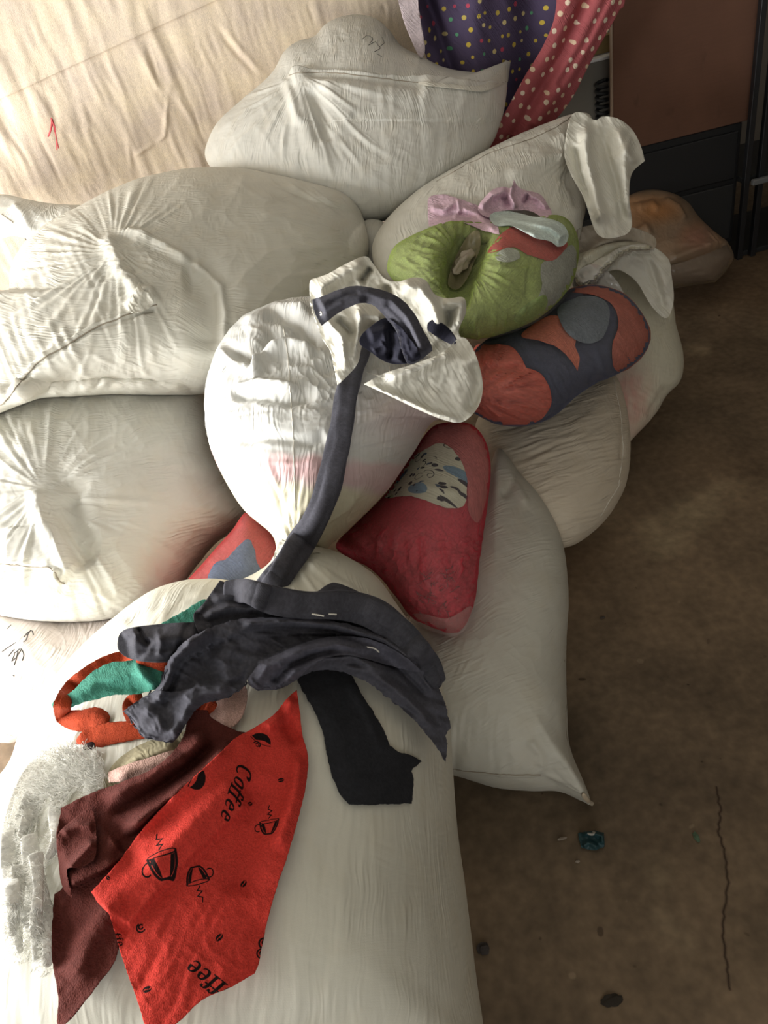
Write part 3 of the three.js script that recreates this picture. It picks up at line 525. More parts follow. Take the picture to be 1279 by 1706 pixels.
  single('wooden_slat', box(tn.x - 0.25, tn.x + 0.1, a.y + 0.012, a.y + 0.075, gz - 0.10, gz - 0.05, 0.004), std({ color: lin(0.34, 0.24, 0.10), roughness: 0.8 }), 'ochre wooden slat behind the grey panel next to the cardboard sheet', 'slat');
  const cc = onZ(1002, 168, gz + 0.03), coil = []; for (let k = 0; k <= 120; k++) { const t = k / 120; coil.push(new THREE.Vector3(cc.x + 0.022 * Math.cos(t * 38), cc.y - 0.075 + 0.15 * t, gz + 0.032 + 0.022 * Math.sin(t * 38))); }
  single('coiled_cable', new THREE.TubeGeometry(new THREE.CatmullRomCurve3(coil), 400, 0.007, 7), blk2, 'black coiled cable hanging against the grey panel', 'cable');
}

// ---------------------------------------------------------------- the sacks and bags, from the far ones to the near ones
const seamOn = (parent, list, m = M.thread, r = 0.0016, label) => strokes(parent, 'seam', list, r, 1.2, m, label);
function sack(name, label, shape, material, category = 'sack', group) { const t = thing(name, label, category, group); part('body', blob(shape), material, t); return t; }

// brown plastic bag on the floor at the back
{
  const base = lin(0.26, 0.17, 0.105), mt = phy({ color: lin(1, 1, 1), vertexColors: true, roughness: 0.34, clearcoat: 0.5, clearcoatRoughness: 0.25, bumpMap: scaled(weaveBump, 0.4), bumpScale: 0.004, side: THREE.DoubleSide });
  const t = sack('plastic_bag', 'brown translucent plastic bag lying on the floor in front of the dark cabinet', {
    pts: [[1035, 345], [1055, 322], [1085, 316], [1118, 321], [1145, 336], [1165, 362], [1188, 384], [1212, 402, 1], [1222, 428], [1208, 452], [1192, 470, 1], [1150, 476], [1105, 482], [1060, 474], [1030, 430]], c: [1110, 405], d: 3.28, g: [0, -0.12], b: 0.17, hb: 0.2, na: 260, nr: 70,
    relief: sum(crumple(46, 0.008, 101), ridge([1115, 442, 1150, 430, 1190, 415, 1215, 404], 5, -0.02, 0.05), ridge([1115, 434, 1150, 421, 1190, 406], 9, 0.015), ridge([1060, 345, 1085, 340, 1098, 352], 6, 0.014), ridge([1105, 330, 1128, 345, 1142, 368], 5, 0.014), radial(1215, 425, 4, 0.009, 5, 100, 103), ridge([1050, 395, 1075, 380, 1085, 398], 7, 0.02)),
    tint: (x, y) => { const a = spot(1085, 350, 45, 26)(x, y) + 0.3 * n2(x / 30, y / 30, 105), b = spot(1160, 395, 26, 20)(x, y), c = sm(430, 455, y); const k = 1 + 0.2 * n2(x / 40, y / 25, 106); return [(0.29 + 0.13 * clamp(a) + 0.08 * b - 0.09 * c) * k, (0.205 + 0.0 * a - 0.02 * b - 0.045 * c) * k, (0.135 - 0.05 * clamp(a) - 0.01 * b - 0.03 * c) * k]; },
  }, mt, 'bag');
  part('folded_mouth', sheet({ pts: [[1108, 446], [1140, 436], [1185, 420], [1215, 408], [1216, 440], [1192, 468], [1150, 474], [1112, 468]], lift: 0.012, thick: 0.003, relief: sum(radial(1105, 455, 5, 0.012, 5, 140, 111), crumple(20, 0.008, 112)), step: 3 }), phy({ color: lin(0.20, 0.15, 0.11), roughness: 0.35, clearcoat: 0.4, side: THREE.DoubleSide }), t);
}

// topmost white sack
{
  const t = sack('woven_sack', 'topmost white woven sack of the heap, its sewn edge below the dotted curtains', {
    pts: [[345, 270], [350, 225], [372, 193], [410, 160], [452, 122], [474, 85], [498, 68], [524, 60], [545, 38], [580, 25], [620, 28], [648, 50], [668, 76], [700, 93], [740, 112], [785, 120], [815, 118], [838, 101, 1], [847, 106, 1], [844, 150], [836, 195], [820, 238], [790, 278], [740, 322], [690, 352], [640, 368], [590, 372], [500, 350], [400, 320]],
    c: [600, 210], d: 2.72, g: [0, -0.10], b: 0.30, hb: 0.30, p: 2.3, na: 420, nr: 130,
    relief: sum(lip([846, 134, 800, 146, 720, 139, 640, 131, 560, 121, 500, 122, 478, 128], 5, 0.034, 46), ridge([500, 128, 560, 128, 640, 140, 720, 150], 11, -0.028), ridge([485, 150, 500, 180, 520, 240, 560, 300], 16, 0.012), ridge([520, 150, 535, 190, 545, 240], 14, -0.018), ridge([478, 130, 488, 170, 500, 215], 7, 0.016), ridge([540, 140, 560, 175, 590, 200], 12, 0.010),
      radial(500, 130, 9, 0.0075, 12, 260, 121, (x, y) => sm(110, 150, y)), streak(95, 22, 180, 0.004, 123, (x, y) => sm(560, 660, x)), streak(70, 12, 120, 0.004, 124, (x, y) => 1 - sm(430, 520, x)), crumple(16, 0.006, 125, spot(575, 50, 70, 22)), crumple(22, 0.005, 126, spot(520, 95, 50, 30)), crumple(60, 0.006, 127)),
  }, M.sackCool);
  seamOn(t, [[482, 126, 500, 121, 560, 121, 640, 131, 700, 138, 760, 142, 800, 147, 842, 136]], M.thread, 0.0015);
  part('folded_hem', sheet({ pts: [[700, 136], [740, 139], [800, 142], [830, 118], [842, 100, 1], [850, 103, 1], [846, 136, 1], [806, 152], [760, 148], [705, 142]], lift: 0.012, thick: 0.003, step: 3, relief: streak(110, 7, 60, 0.004, 128) }), M.flap, t);
  strokes(t, 'writing', [[603, 66, 612, 60, 622, 64, 616, 72], [614, 76, 626, 70, 634, 80, 624, 86], [636, 62, 640, 72, 632, 78], [628, 90, 636, 96]], 0.0011, 1.5, M.ink, 'faint black handwriting');
}

// half-hidden sack corner at the left edge
{
  const t = sack('woven_sack', 'white sack corner poking out at the left edge in front of the cream wall cloth', { pts: [[-90, 330], [-20, 325], [10, 324], [50, 333], [95, 340], [140, 342], [190, 350], [190, 420], [110, 440], [50, 412, 1], [38, 385], [12, 360], [-20, 350], [-90, 420]], c: [80, 375], d: 2.45, g: [-0.04, -0.1], b: 0.13, hb: 0.22, na: 220, nr: 60, relief: sum(crumple(30, 0.006, 131), ridge([20, 340, 40, 360, 56, 400], 8, 0.012), streak(75, 12, 90, 0.004, 132)) }, M.sackCool);
  seamOn(t, [[2, 357, 15, 364, 30, 378, 40, 395, 50, 409]]);
}

// a bulge of another sack in the gap
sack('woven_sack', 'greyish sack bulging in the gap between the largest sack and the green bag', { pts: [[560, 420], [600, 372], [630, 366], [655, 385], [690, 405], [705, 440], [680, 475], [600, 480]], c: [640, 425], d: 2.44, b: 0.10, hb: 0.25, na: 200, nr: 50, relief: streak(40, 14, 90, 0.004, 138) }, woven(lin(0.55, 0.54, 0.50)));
// long sack behind the green bag, with its open end drooping to the right
{
  const t = sack('woven_sack', 'white woven sack behind the pink and mint rags, drooping open at its right end', {
    pts: [[628, 452], [620, 410], [640, 370], [678, 331], [720, 300], [780, 266], [850, 230], [915, 203], [962, 188], [985, 196], [978, 240], [965, 275], [975, 320], [972, 365], [950, 420], [860, 470], [740, 480], [660, 475]],
    c: [800, 345], d: 2.40, g: [0.02, -0.12], b: 0.17, hb: 0.3, na: 340, nr: 100,
    relief: sum(lip([955, 192, 925, 212, 880, 232, 820, 252, 775, 274, 727, 302], 5, 0.010, 26), ridge([940, 262, 900, 270, 840, 300], 14, 0.012), ridge([935, 285, 960, 310, 968, 350], 10, -0.02), ridge([930, 225, 940, 250, 930, 275], 9, 0.016), streak(155, 20, 160, 0.0045, 141), radial(945, 265, 6, 0.007, 8, 150, 143), crumple(40, 0.005, 144)),
  }, M.sack);
  seamOn(t, [[727, 303, 775, 275, 820, 253, 880, 233, 925, 213, 952, 194]]);
  part('open_end', sheet({
    pts: [[955, 390], [985, 375], [1030, 378], [1058, 380], [1090, 395], [1088, 415], [1050, 420], [1020, 440], [990, 470], [965, 480], [950, 440]], depth: (x, y) => 2.44, thick: 0.003, step: 3.5,
    relief: sum(ridge([960, 440, 1000, 405, 1060, 385], 10, 0.04), ridge([960, 465, 1000, 430, 1050, 405], 7, -0.02), crumple(24, 0.022, 147)),
  }), woven(lin(0.46, 0.40, 0.33)), t, 'dusty inner side of the loose end');
  part('open_end', sheet({
    pts: [[950, 196], [968, 187], [990, 200], [1005, 194], [1030, 198], [1052, 215], [1066, 240], [1074, 268, 1], [1052, 290], [1048, 330], [1052, 378], [1030, 395], [995, 390], [972, 330], [948, 285], [940, 250]], depth: (x, y) => 2.33 - 0.0004 * (y - 290) + 0.0004 * (x - 1000), thick: 0.003, step: 3.5,
    relief: sum(ridge([975, 200, 978, 260, 990, 320, 1008, 385], 9.8, 0.0475), ridge([1000, 205, 1012, 260, 1030, 320, 1040, 380], 6.3, -0.0238), ridge([1030, 205, 1040, 260, 1042, 300, 1048, 370], 9.8, 0.0427), ridge([1050, 225, 1045, 250, 1060, 275], 5.6, 0.0285), ridge([955, 240, 965, 290, 985, 340], 5.6, -0.0285), crumple(34, 0.022, 146), streak(75, 14, 120, 0.008, 148)),
  }), M.flap, t, 'loose open end of the sack hanging down');
}

// pale see-through sack standing on the floor at the right of the heap
{
  const t = sack('woven_sack', 'pale thin sack with a gaping mouth, right of the red and navy bag', {
    pts: [[930, 470], [955, 430], [1000, 410], [1040, 402], [1080, 408], [1110, 428], [1116, 460], [1124, 530], [1138, 590], [1134, 632], [1110, 660], [1092, 690], [1062, 722], [1047, 738, 1], [1020, 715], [980, 690], [940, 600]],
    c: [1045, 560], d: 2.68, g: [-0.02, -0.13], b: 0.16, hb: 0.2, na: 300, nr: 90,
    relief: sum(ridge([1116, 440, 1112, 480, 1122, 540], 7, 0.012), streak(100, 18, 160, 0.004, 151), streak(35, 9, 70, 0.004, 152, (x, y) => sm(600, 650, y)), crumple(36, 0.006, 153), ridge([1080, 700, 1096, 670, 1120, 640], 8, -0.012)),
    tint: (x, y) => { const a = spot(1048, 665, 32, 60)(x, y) * (1 + 0.5 * n2(x / 12, y / 18, 155)); return [0.92 - 0.04 * a, 0.90 - 0.36 * a, 0.80 - 0.30 * a]; },
  }, M.sackTint);
  part('mouth', sheet({ pts: [[965, 470], [985, 440], [1010, 425], [1040, 410], [1080, 408], [1112, 430], [1118, 455, 1], [1122, 500], [1110, 530], [1085, 510], [1060, 470], [1030, 450], [1000, 460], [985, 490]], depth: () => 2.5, thick: 0.003, step: 3.5, relief: sum(ridge([1000, 440, 1050, 425, 1100, 440, 1115, 500], 14, 0.03), ridge([1075, 425, 1095, 470, 1105, 520], 6, -0.02), crumple(30, 0.022, 156)) }), M.flap, t, 'gaping mouth');
  part('liner', sheet({ pts: [[960, 455], [985, 440], [1010, 450], [1035, 480], [1040, 510], [1020, 520], [985, 495], [955, 480]], depth: () => 2.47, thick: 0.002, step: 3, relief: crumple(12, 0.014, 157) }), phy({ color: lin(0.62, 0.60, 0.56), roughness: 0.12, clearcoat: 1, clearcoatRoughness: 0.08, side: THREE.DoubleSide }), t, 'shiny crinkled inner liner');
}

// pinkish sack at the bottom left
{
  const t = sack('woven_sack', 'pinkish white sack with black handwriting, low at the left edge under the stacked sacks', { pts: [[-130, 1010], [-60, 1000], [60, 1010], [190, 1015], [300, 1000], [360, 1020], [350, 1090], [250, 1150], [120, 1215], [40, 1232], [8, 1238], [-60, 1230], [-130, 1200]], c: [110, 1115], d: 1.86, g: [0.0, -0.09], b: 0.22, hb: 0.22, na: 300, nr: 80, relief: sum(streak(82, 16, 140, 0.005, 171, (x, y) => sm(1130, 1190, y)), crumple(70, 0.006, 172), streak(60, 26, 160, 0.004, 173)) }, woven(lin(0.78, 0.70, 0.68), { rot: 20 }));
  seamOn(t, [[0, 1222, 20, 1226, 45, 1227, 60, 1222]], M.paleThread);
  strokes(t, 'writing', [[36, 1082, 28, 1094, 20, 1102, 24, 1088, 34, 1080, 40, 1090, 36, 1100], [30, 1086, 24, 1108], [40, 1062, 48, 1052, 44, 1066, 38, 1070], [46, 1058, 52, 1050, 56, 1058], [12, 1048, 18, 1042], [4, 1086, 26, 1070], [14, 1094, 24, 1082], [22, 1126, 24, 1127]], 0.0011, 1.2, M.ink, 'scribbled black handwriting');
}

// lower left sack
{
  const t = sack('woven_sack', 'white woven sack at left between the largest sack above and the pinkish handwritten sack below', {
    pts: [[-130, 660], [-60, 634], [0, 626], [60, 620], [120, 616], [200, 615], [280, 617], [328, 624], [346, 690], [356, 750], [382, 805], [410, 850], [395, 880], [360, 905], [330, 940], [300, 976], [250, 1010], [190, 1030], [130, 1036], [60, 1034], [0, 1025], [-60, 1015], [-120, 990]],
    c: [170, 842], d: 1.97, g: [0.03, -0.09], b: 0.30, hb: 0.25, p: 2.5, na: 420, nr: 130,
    relief: sum(radial(70, 815, 11, 0.008, 15, 380, 181), streak(8, 20, 240, 0.0035, 182, (x, y) => 1 - sm(760, 860, y)), ridge([60, 810, 70, 860, 100, 920, 128, 970], 14, 0.022), ridge([110, 820, 118, 860, 130, 900, 150, 950], 22, -0.026), ridge([85, 760, 110, 800, 140, 830], 20, -0.012), lip([0, 939, 40, 940, 85, 947, 105, 970], 5, 0.014, 50), ridge([104, 972, 92, 960, 96, 945], 6, 0.02), streak(28, 12, 160, 0.0055, 183, (x, y) => sm(950, 1000, y)), streak(112, 13, 120, 0.005, 184, (x, y) => (1 - sm(40, 90, x)) * (1 - sm(840, 900, y))), crumple(60, 0.007, 185), streak(125, 18, 140, 0.004, 186, (x, y) => sm(260, 340, x) * sm(840, 900, y))),
  }, woven(lin(0.735, 0.725, 0.68), { rot: 80 }));
  seamOn(t, [[-4, 940, 30, 941, 50, 945, 80, 944, 92, 955, 98, 968, 107, 973]]);
}

// big white sack, middle left
{
  const t = sack('woven_sack', 'largest white woven sack at middle left, under the topmost sack, with a torn corner', {
    pts: [[-110, 560], [-80, 490], [5, 500], [18, 445], [40, 405], [80, 370], [130, 344], [175, 320], [230, 298], [290, 284], [345, 278], [400, 280], [460, 291], [520, 305], [568, 320], [596, 345], [610, 380], [614, 420], [600, 470], [560, 540], [480, 590], [400, 630], [345, 655], [280, 658], [200, 657], [120, 660], [60, 664], [10, 684], [-40, 700], [-110, 690]],
    c: [290, 475], d: 2.22, g: [0.03, -0.10], b: 0.36, hb: 0.25, p: 2.5, na: 460, nr: 150,
    mod: (x, y) => 1 - 0.10 * spot(420, 380, 150, 80)(x, y),
    relief: sum(
      ridge([190, 384, 240, 395, 290, 420, 340, 448, 366, 475, 374, 520, 372, 565, 350, 610], 8, 0.022, 0.12), ridge([300, 462, 335, 462, 352, 490, 356, 540, 340, 590], 30, -0.036, 0.15), ridge([240, 400, 285, 420, 330, 445], 12, -0.012),
      lip([262, 505, 215, 527, 160, 545, 110, 575, 60, 605, 30, 640, 4, 674], 6, 0.018, 60), ridge([262, 512, 215, 533, 160, 552, 110, 582, 62, 612, 32, 646], 5, -0.014, 0.05),
      crumple(24, 0.014, 161, spot(215, 450, 55, 60)), crumple(11, 0.006, 162, spot(225, 480, 60, 50)), ridge([175, 390, 190, 430, 215, 470, 232, 500], 14, 0.020), ridge([210, 520, 232, 500, 250, 490, 258, 515], 9, 0.03),
      radial(190, 420, 10, 0.0085, 15, 330, 163, (x, y) => 1 - sm(210, 330, x)), streak(66, 11, 170, 0.0055, 164, (x, y) => (1 - sm(150, 260, x)) * sm(360, 420, y)), streak(25, 11, 130, 0.005, 165, (x, y) => sm(560, 610, y) * (1 - sm(250, 380, x))), radial(620, 400, 12, 0.006, 20, 380, 166, (x, y) => 1 - sm(390, 470, y)), streak(172, 18, 220, 0.003, 167, (x, y) => sm(330, 460, x)), crumple(80, 0.007, 168)),
  }, woven(lin(0.72, 0.705, 0.645), { rot: 98 }));
  seamOn(t, [[262, 508, 240, 514, 205, 527, 160, 545, 135, 560, 110, 576, 80, 592, 60, 606, 44, 625, 30, 641, 15, 662, 0, 676]]);
  part('torn_corner', sheet({ pts: [[212, 512], [222, 490], [232, 470, 1], [240, 484], [256, 488, 1], [254, 508], [240, 518], [222, 522]], lift: 0.014, thick: 0.003, step: 2.5, relief: crumple(9, 0.010, 169) }), M.flap, t);
}

// cream sack
{
  const t = sack('woven_sack', 'cream sack with fine horizontal wrinkles standing on the floor below the red and navy bag', {
    pts: [[790, 740], [800, 690], [850, 650], [920, 630], [980, 620], [1022, 624], [1038, 655], [1048, 705], [1050, 755], [1042, 808], [1015, 858], [978, 894], [943, 912], [900, 910], [850, 880], [800, 820]], c: [930, 770], d: 2.26, g: [0.02, -0.12], b: 0.19, hb: 0.25, p: 2.4, na: 380, nr: 120,
    relief: sum(streak(-14, 7, 80, 0.0055, 191), streak(-24, 16, 120, 0.005, 192), crumple(60, 0.005, 193), ridge([1030, 640, 1040, 700, 1036, 780], 6, -0.006)),
  }, M.sackCream);
  seamOn(t, [[1022, 632, 1034, 690, 1038, 750, 1030, 810, 1000, 860]], M.paleThread, 0.0012);
}
const clear = { thin: film({ a: 0.07 }), milky: film({ a: 0.30, c: lin(0.85, 0.80, 0.76), r: 0.4 }) };
// red and navy bag: the clothes press against a clear film
{
  const core = blob({ pts: [[765, 660], [795, 580], [850, 545], [910, 505], [955, 480], [1000, 476], [1042, 492], [1068, 520], [1082, 556], [1072, 590], [1035, 620], [990, 640], [955, 665], [925, 692], [890, 707], [850, 710], [810, 700]], c: [930, 590], d: 2.10, g: [0.06, -0.08], b: 0.19, hb: 0.2, na: 260, nr: 70, relief: sum(crumple(40, 0.010, 201), streak(60, 14, 100, 0.012, 202)) });
  single('cloth_bundle', core, knit(lin(0.075, 0.085, 0.14)), 'navy cloth packed in the middle of the bag below the green bag', 'cloth');
  const lump = (name, label, mat, pts, h, rl, r) => single(name, sheet({ pts, lift: 0.004, thick: 0.003, step: 3, relief: (x, y) => { const B = boxed(pts.flatMap((q) => [q[0], q[1]]), 0), cx = (B[0] + B[2]) / 2, cy = (B[1] + B[3]) / 2; return h * spot(cx, cy, (B[2] - B[0]) * 0.42, (B[3] - B[1]) * 0.42)(x, y) + (rl ? rl(x, y) : 0); }, rag: r ?? 0.6 }), mat, label, 'cloth');
  const redA = cotton(lin(0.70, 0.16, 0.115)), redB = cotton(lin(0.70, 0.21, 0.135)), slate = cotton(lin(0.20, 0.235, 0.275));
  lump('red_cloth', 'red cloth bulging in two lobes, lower left in the bag below the green bag', redA, [[789, 580], [815, 574], [848, 576], [866, 592], [876, 612, 1], [900, 622], [915, 645], [918, 672], [905, 695], [885, 706], [850, 710], [812, 700], [789, 684], [778, 640]], 0.055, sum(radial(792, 660, 9, 0.030, 5, 180, 203), crumple(26, 0.006, 209), ridge([800, 616, 840, 612, 876, 614], 6, -0.022)));
  lump('red_cloth', 'orange red strip of cloth between two navy areas inside the bag below the green bag', redB, [[868, 560], [888, 540], [920, 525], [948, 535], [962, 556], [958, 575], [965, 596], [962, 618, 1], [950, 600], [930, 580], [900, 568]], 0.035, streak(50, 12, 80, 0.014, 204));
  lump('slate_cloth', 'slate blue cloth near the top of the bag right of the green bag', slate, [[930, 512], [965, 494], [1000, 496], [1015, 515], [1012, 545], [1000, 566], [975, 572], [950, 560], [935, 540]], 0.035, crumple(26, 0.012, 205));
  lump('red_cloth', 'faded red cloth around the right edge of the bag, beside the gaping pale sack', cotton(lin(0.54, 0.16, 0.115)), [[945, 484], [985, 474], [1035, 486], [1066, 516], [1084, 556], [1072, 592], [1040, 618], [1022, 612], [1020, 575], [1030, 540], [1020, 508], [990, 492]], 0.016, streak(60, 14, 110, 0.016, 206));
  const t = thing('clear_bag', 'clear plastic bag of red and navy cloth lying below the green bag', 'bag');
  part('film', sheet({ pts: [[786, 660], [790, 585], [850, 552], [912, 505], [955, 478], [1000, 472], [1044, 488], [1072, 518], [1088, 556], [1076, 592], [1036, 622], [992, 642], [956, 668], [926, 694], [890, 709], [850, 713], [808, 702]], lift: 0.007, thick: 0.0012, blur: 4, step: 4, relief: sum(crumple(40, 0.003, 207), streak(40, 22, 140, 0.002, 208)) }), clear.thin, t);
}
// green bag, tied in the middle so that it makes a ring of two lobes
{
  const pinch = (x, y) => 1 - 0.62 * spot(772, 428, 34, 46)(x, y) - 0.25 * spot(790, 395, 24, 24)(x, y);
  const core = blob({ pts: [[645, 448], [656, 412], [690, 390], [742, 370], [780, 368], [830, 370], [890, 362], [936, 360], [960, 388], [964, 428], [954, 468], [930, 503], [890, 534], [840, 555], [792, 565], [755, 556], [720, 525], [690, 490], [660, 472]], c: [800, 460], d: 2.02, g: [0.02, -0.09], b: 0.24, hb: 0.2, na: 340, nr: 110, mod: pinch,
    relief: sum(radial(772, 432, 8, 0.010, 8, 110, 211), ridge([745, 505, 760, 470, 772, 430, 788, 400, 800, 365], 20, -0.055), ridge([880, 440, 882, 480, 876, 525], 4, -0.010), ridge([800, 440, 850, 452, 900, 445], 5, 0.008), ridge([860, 530, 880, 505, 910, 488], 6, 0.012), ridge([775, 420, 775, 470, 765, 520], 10, -0.02), crumple(34, 0.010, 212), streak(95, 12, 60, 0.012, 213, (x, y) => sm(510, 540, y)), streak(30, 9, 40, 0.014, 214, (x, y) => sm(420, 440, y) * (1 - sm(730, 760, x)))) });
  single('green_cloth', core, cotton(lin(0.36, 0.46, 0.13)), 'bright green clothing packed in the clear bag under the pink and mint rags', 'cloth');
  const pat = (name, label, mat, pts, h, rl) => single(name, sheet({ pts, lift: 0.003 + h, thick: 0.003, step: 3, rag: 1.0, relief: rl ?? crumple(26, 0.004, 215) }), mat, label, 'cloth');
  pat('red_cloth', 'red cloth showing at the top of the green bag, just under the mint rag', cotton(lin(0.56, 0.09, 0.075)), [[812, 420], [840, 385], [880, 372], [925, 388], [945, 405], [935, 425], [925, 442], [905, 432], [880, 425], [858, 412], [835, 416]], 0.002);
  pat('white_cloth', 'greyish white cloth at the right side of the green bag, below the red patch', cotton(lin(0.42, 0.44, 0.38)), [[925, 432], [950, 408], [962, 430], [952, 468], [930, 500], [900, 524], [888, 515], [902, 480], [900, 450], [905, 436]], 0.002);
  pat('white_cloth', 'small pale mint white scrap beside the red patch in the green bag', cotton(lin(0.48, 0.52, 0.43)), [[826, 424], [845, 412], [862, 418], [866, 430], [848, 436], [830, 434]], 0.002);
  pat('green_cloth', 'folded lighter green flap at the lower right inside the green bag', cotton(lin(0.33, 0.47, 0.14)), [[856, 532], [872, 510], [905, 492], [912, 505], [898, 528], [870, 540]], 0.002);
  const t = thing('clear_bag', 'clear plastic bag full of green clothing under the pink and mint rags', 'bag');
  part('film', sheet({ pts: [[642, 450], [654, 412], [690, 388], [742, 368], [780, 366], [830, 368], [890, 360], [938, 357], [963, 386], [968, 428], [957, 470], [932, 506], [892, 537], [840, 558], [792, 568], [753, 558], [716, 526], [688, 492], [658, 474]], lift: 0.006, thick: 0.0012, blur: 3, step: 4, relief: sum(radial(772, 430, 8, 0.006, 8, 120, 216), crumple(30, 0.003, 217)) }), film({ a: 0.14, c: lin(0.75, 0.7, 0.6) }), t);
  part('neck', sheet({ pts: [[746, 474], [752, 446], [764, 418], [780, 392], [797, 384], [800, 412], [788, 440], [778, 464], [762, 482]], lift: 0.004, thick: 0.0015, step: 2.5, relief: sum(radial(772, 432, 6, 0.012, 4, 90, 218), crumple(14, 0.006, 219)) }), film({ a: 1.3, c: lin(0.38, 0.33, 0.20) }), t);
  part('knot', strip({ pts: [[756, 456, 10, 0.006], [764, 444, 16, 0.01], [774, 432, 20, 0.012], [782, 425, 16, 0.012], [790, 420, 8, 0.008]], flat: 0.7, lobes: 0.3, twist: 6, seg: 40 }), phy({ color: lin(0.45, 0.38, 0.30), roughness: 0.35, clearcoat: 0.4 }), t, 'twisted knot of the bag');
}
// pink and mint rags
{
  const pk = cotton(lin(0.84, 0.60, 0.71));
  const t = thing('pink_rag', 'crumpled pink rag lying beside the mint rag on the green bag', 'rag');
  part('left_end', sheet({ pts: [[712, 345], [716, 327], [740, 324], [762, 330, 1], [790, 340], [815, 352], [828, 370], [832, 391, 1], [805, 384], [780, 374], [760, 368], [735, 374], [714, 376, 1]], lift: 0.016, thick: 0.004, step: 2.5, rag: 0.8, relief: sum(ridge([716, 345, 740, 350, 762, 335], 4.3, 0.0225), ridge([765, 345, 795, 356, 828, 386], 5.0, 0.0290), ridge([730, 365, 760, 356, 790, 366], 3.6, -0.0161), ridge([762, 330, 765, 350, 755, 366], 2.9, 0.0225), crumple(14, 0.012, 221)) }), pk, t);
  part('right_end', sheet({ pts: [[796, 346], [815, 320], [835, 311], [850, 313], [856, 300, 1], [868, 314], [900, 324], [914, 345], [919, 356], [905, 363], [885, 352], [855, 350], [835, 352], [812, 362]], lift: 0.030, thick: 0.004, step: 2.5, rag: 0.8, relief: sum(ridge([798, 348, 820, 326, 846, 316], 5.0, 0.0386), ridge([856, 302, 850, 325, 860, 348], 3.6, 0.0419), ridge([868, 320, 895, 330, 914, 350], 5.0, 0.0322), ridge([838, 328, 848, 345], 3.6, -0.0322), ridge([880, 322, 872, 340], 2.9, -0.0258), crumple(13, 0.012, 222)) }), pk, t);
  single('mint_rag', sheet({ pts: [[815, 362], [825, 353], [850, 352], [885, 360], [915, 364], [938, 374], [947, 392], [940, 408], [928, 411, 1], [915, 402], [890, 396], [868, 384], [850, 376], [826, 376]], lift: 0.032, thick: 0.004, step: 2.5, relief: sum(ridge([822, 360, 870, 368, 915, 378, 940, 395], 4.3, 0.0290), ridge([830, 371, 860, 378, 900, 394], 3.6, 0.0193), ridge([928, 406, 934, 396, 944, 388], 2.9, 0.0225), crumple(18, 0.004, 223)), rag: 0.5 }), cotton(lin(0.76, 0.88, 0.83)), 'pale mint rag lying over the red patch of the green bag', 'rag');
}
// long white sack on the right
{
  const t = sack('woven_sack', 'long white sack right of the pinkish red bag, its pointed lower corner on the concrete', {
    pts: [[640, 1200], [660, 1080], [700, 1000], [745, 930], [785, 850], [812, 790], [826, 750], [836, 748, 1], [850, 768], [866, 788], [900, 828], [928, 878], [942, 930], [947, 1000], [944, 1060], [943, 1130], [945, 1195], [948, 1240], [964, 1285], [978, 1318], [986, 1343, 1], [955, 1328], [925, 1318], [880, 1318], [820, 1311], [755, 1292], [690, 1290]],
    c: [820, 1080], d: 1.84, g: [-0.02, -0.075], b: 0.20, hb: 0.25, p: 2.5, na: 420, nr: 130,
    relief: sum(ridge([836, 752, 850, 790, 880, 850], 8, 0.012), ridge([860, 780, 858, 800, 835, 830], 6, -0.012), streak(28, 26, 170, 0.003, 231, (x, y) => 1 - sm(980, 1080, y)), streak(92, 15, 130, 0.0055, 232, (x, y) => sm(1150, 1220, y)), radial(975, 1325, 6, 0.008, 8, 150, 233), streak(115, 14, 80, 0.005, 234, spot(760, 1080, 50, 60)), lip([755, 1281, 800, 1287, 850, 1291, 905, 1291], 4, 0.008, 40), crumple(70, 0.005, 235), ridge([880, 1230, 900, 1255, 905, 1290], 8, 0.008), crumple(14, 0.003, 236, (x) => sm(915, 940, x))),
  }, woven(lin(0.57, 0.555, 0.495), { rot: 62, bump: 0.004 }));
  seamOn(t, [[752, 1282, 800, 1287, 850, 1291, 900, 1291], [940, 1100, 943, 1150, 941, 1200, 944, 1238]]);
  part('corner_knot', strip({ pts: [[970, 1322, 8, 0.004], [980, 1335, 7, 0.004], [988, 1340, 6, 0.003]], flat: 0.7, seg: 20 }), woven(lin(0.5, 0.42, 0.32)), t);
}
// red bag corner seen between the sacks
{
  const core = blob({ pts: [[305, 985], [345, 930], [385, 885], [410, 853], [432, 868], [460, 895], [500, 930], [520, 990], [430, 1040], [340, 1040]], c: [410, 960], d: 1.66, g: [0.02, -0.08], b: 0.10, hb: 0.2, na: 220, nr: 60, relief: crumple(40, 0.005, 241) });
  const t = thing('clear_bag', 'corner of a clear bag of red and blue cloth just left of the navy strap', 'bag');
  single('red_cloth', core, cotton(lin(0.46, 0.055, 0.055)), 'red cloth in the bag corner behind the navy garment, left of the navy strap', 'cloth');
  single('blue_cloth', sheet({ pts: [[345, 968], [356, 940], [378, 930], [398, 908], [415, 898], [424, 915], [430, 940], [445, 965], [420, 990], [360, 990]], lift: 0.004, thick: 0.003, step: 3, rag: 1.4, relief: streak(80, 8, 60, 0.003, 242) }), cotton(lin(0.085, 0.115, 0.20)), 'dull blue cloth patch beside the navy strap, above the navy garment', 'cloth');
  part('film', sheet({ pts: [[305, 985], [345, 928], [385, 882], [411, 850], [434, 866], [462, 893], [502, 928], [522, 990], [430, 1042], [340, 1042]], lift: 0.006, thick: 0.0012, blur: 3, relief: crumple(40, 0.003, 243) }), clear.thin, t);
}
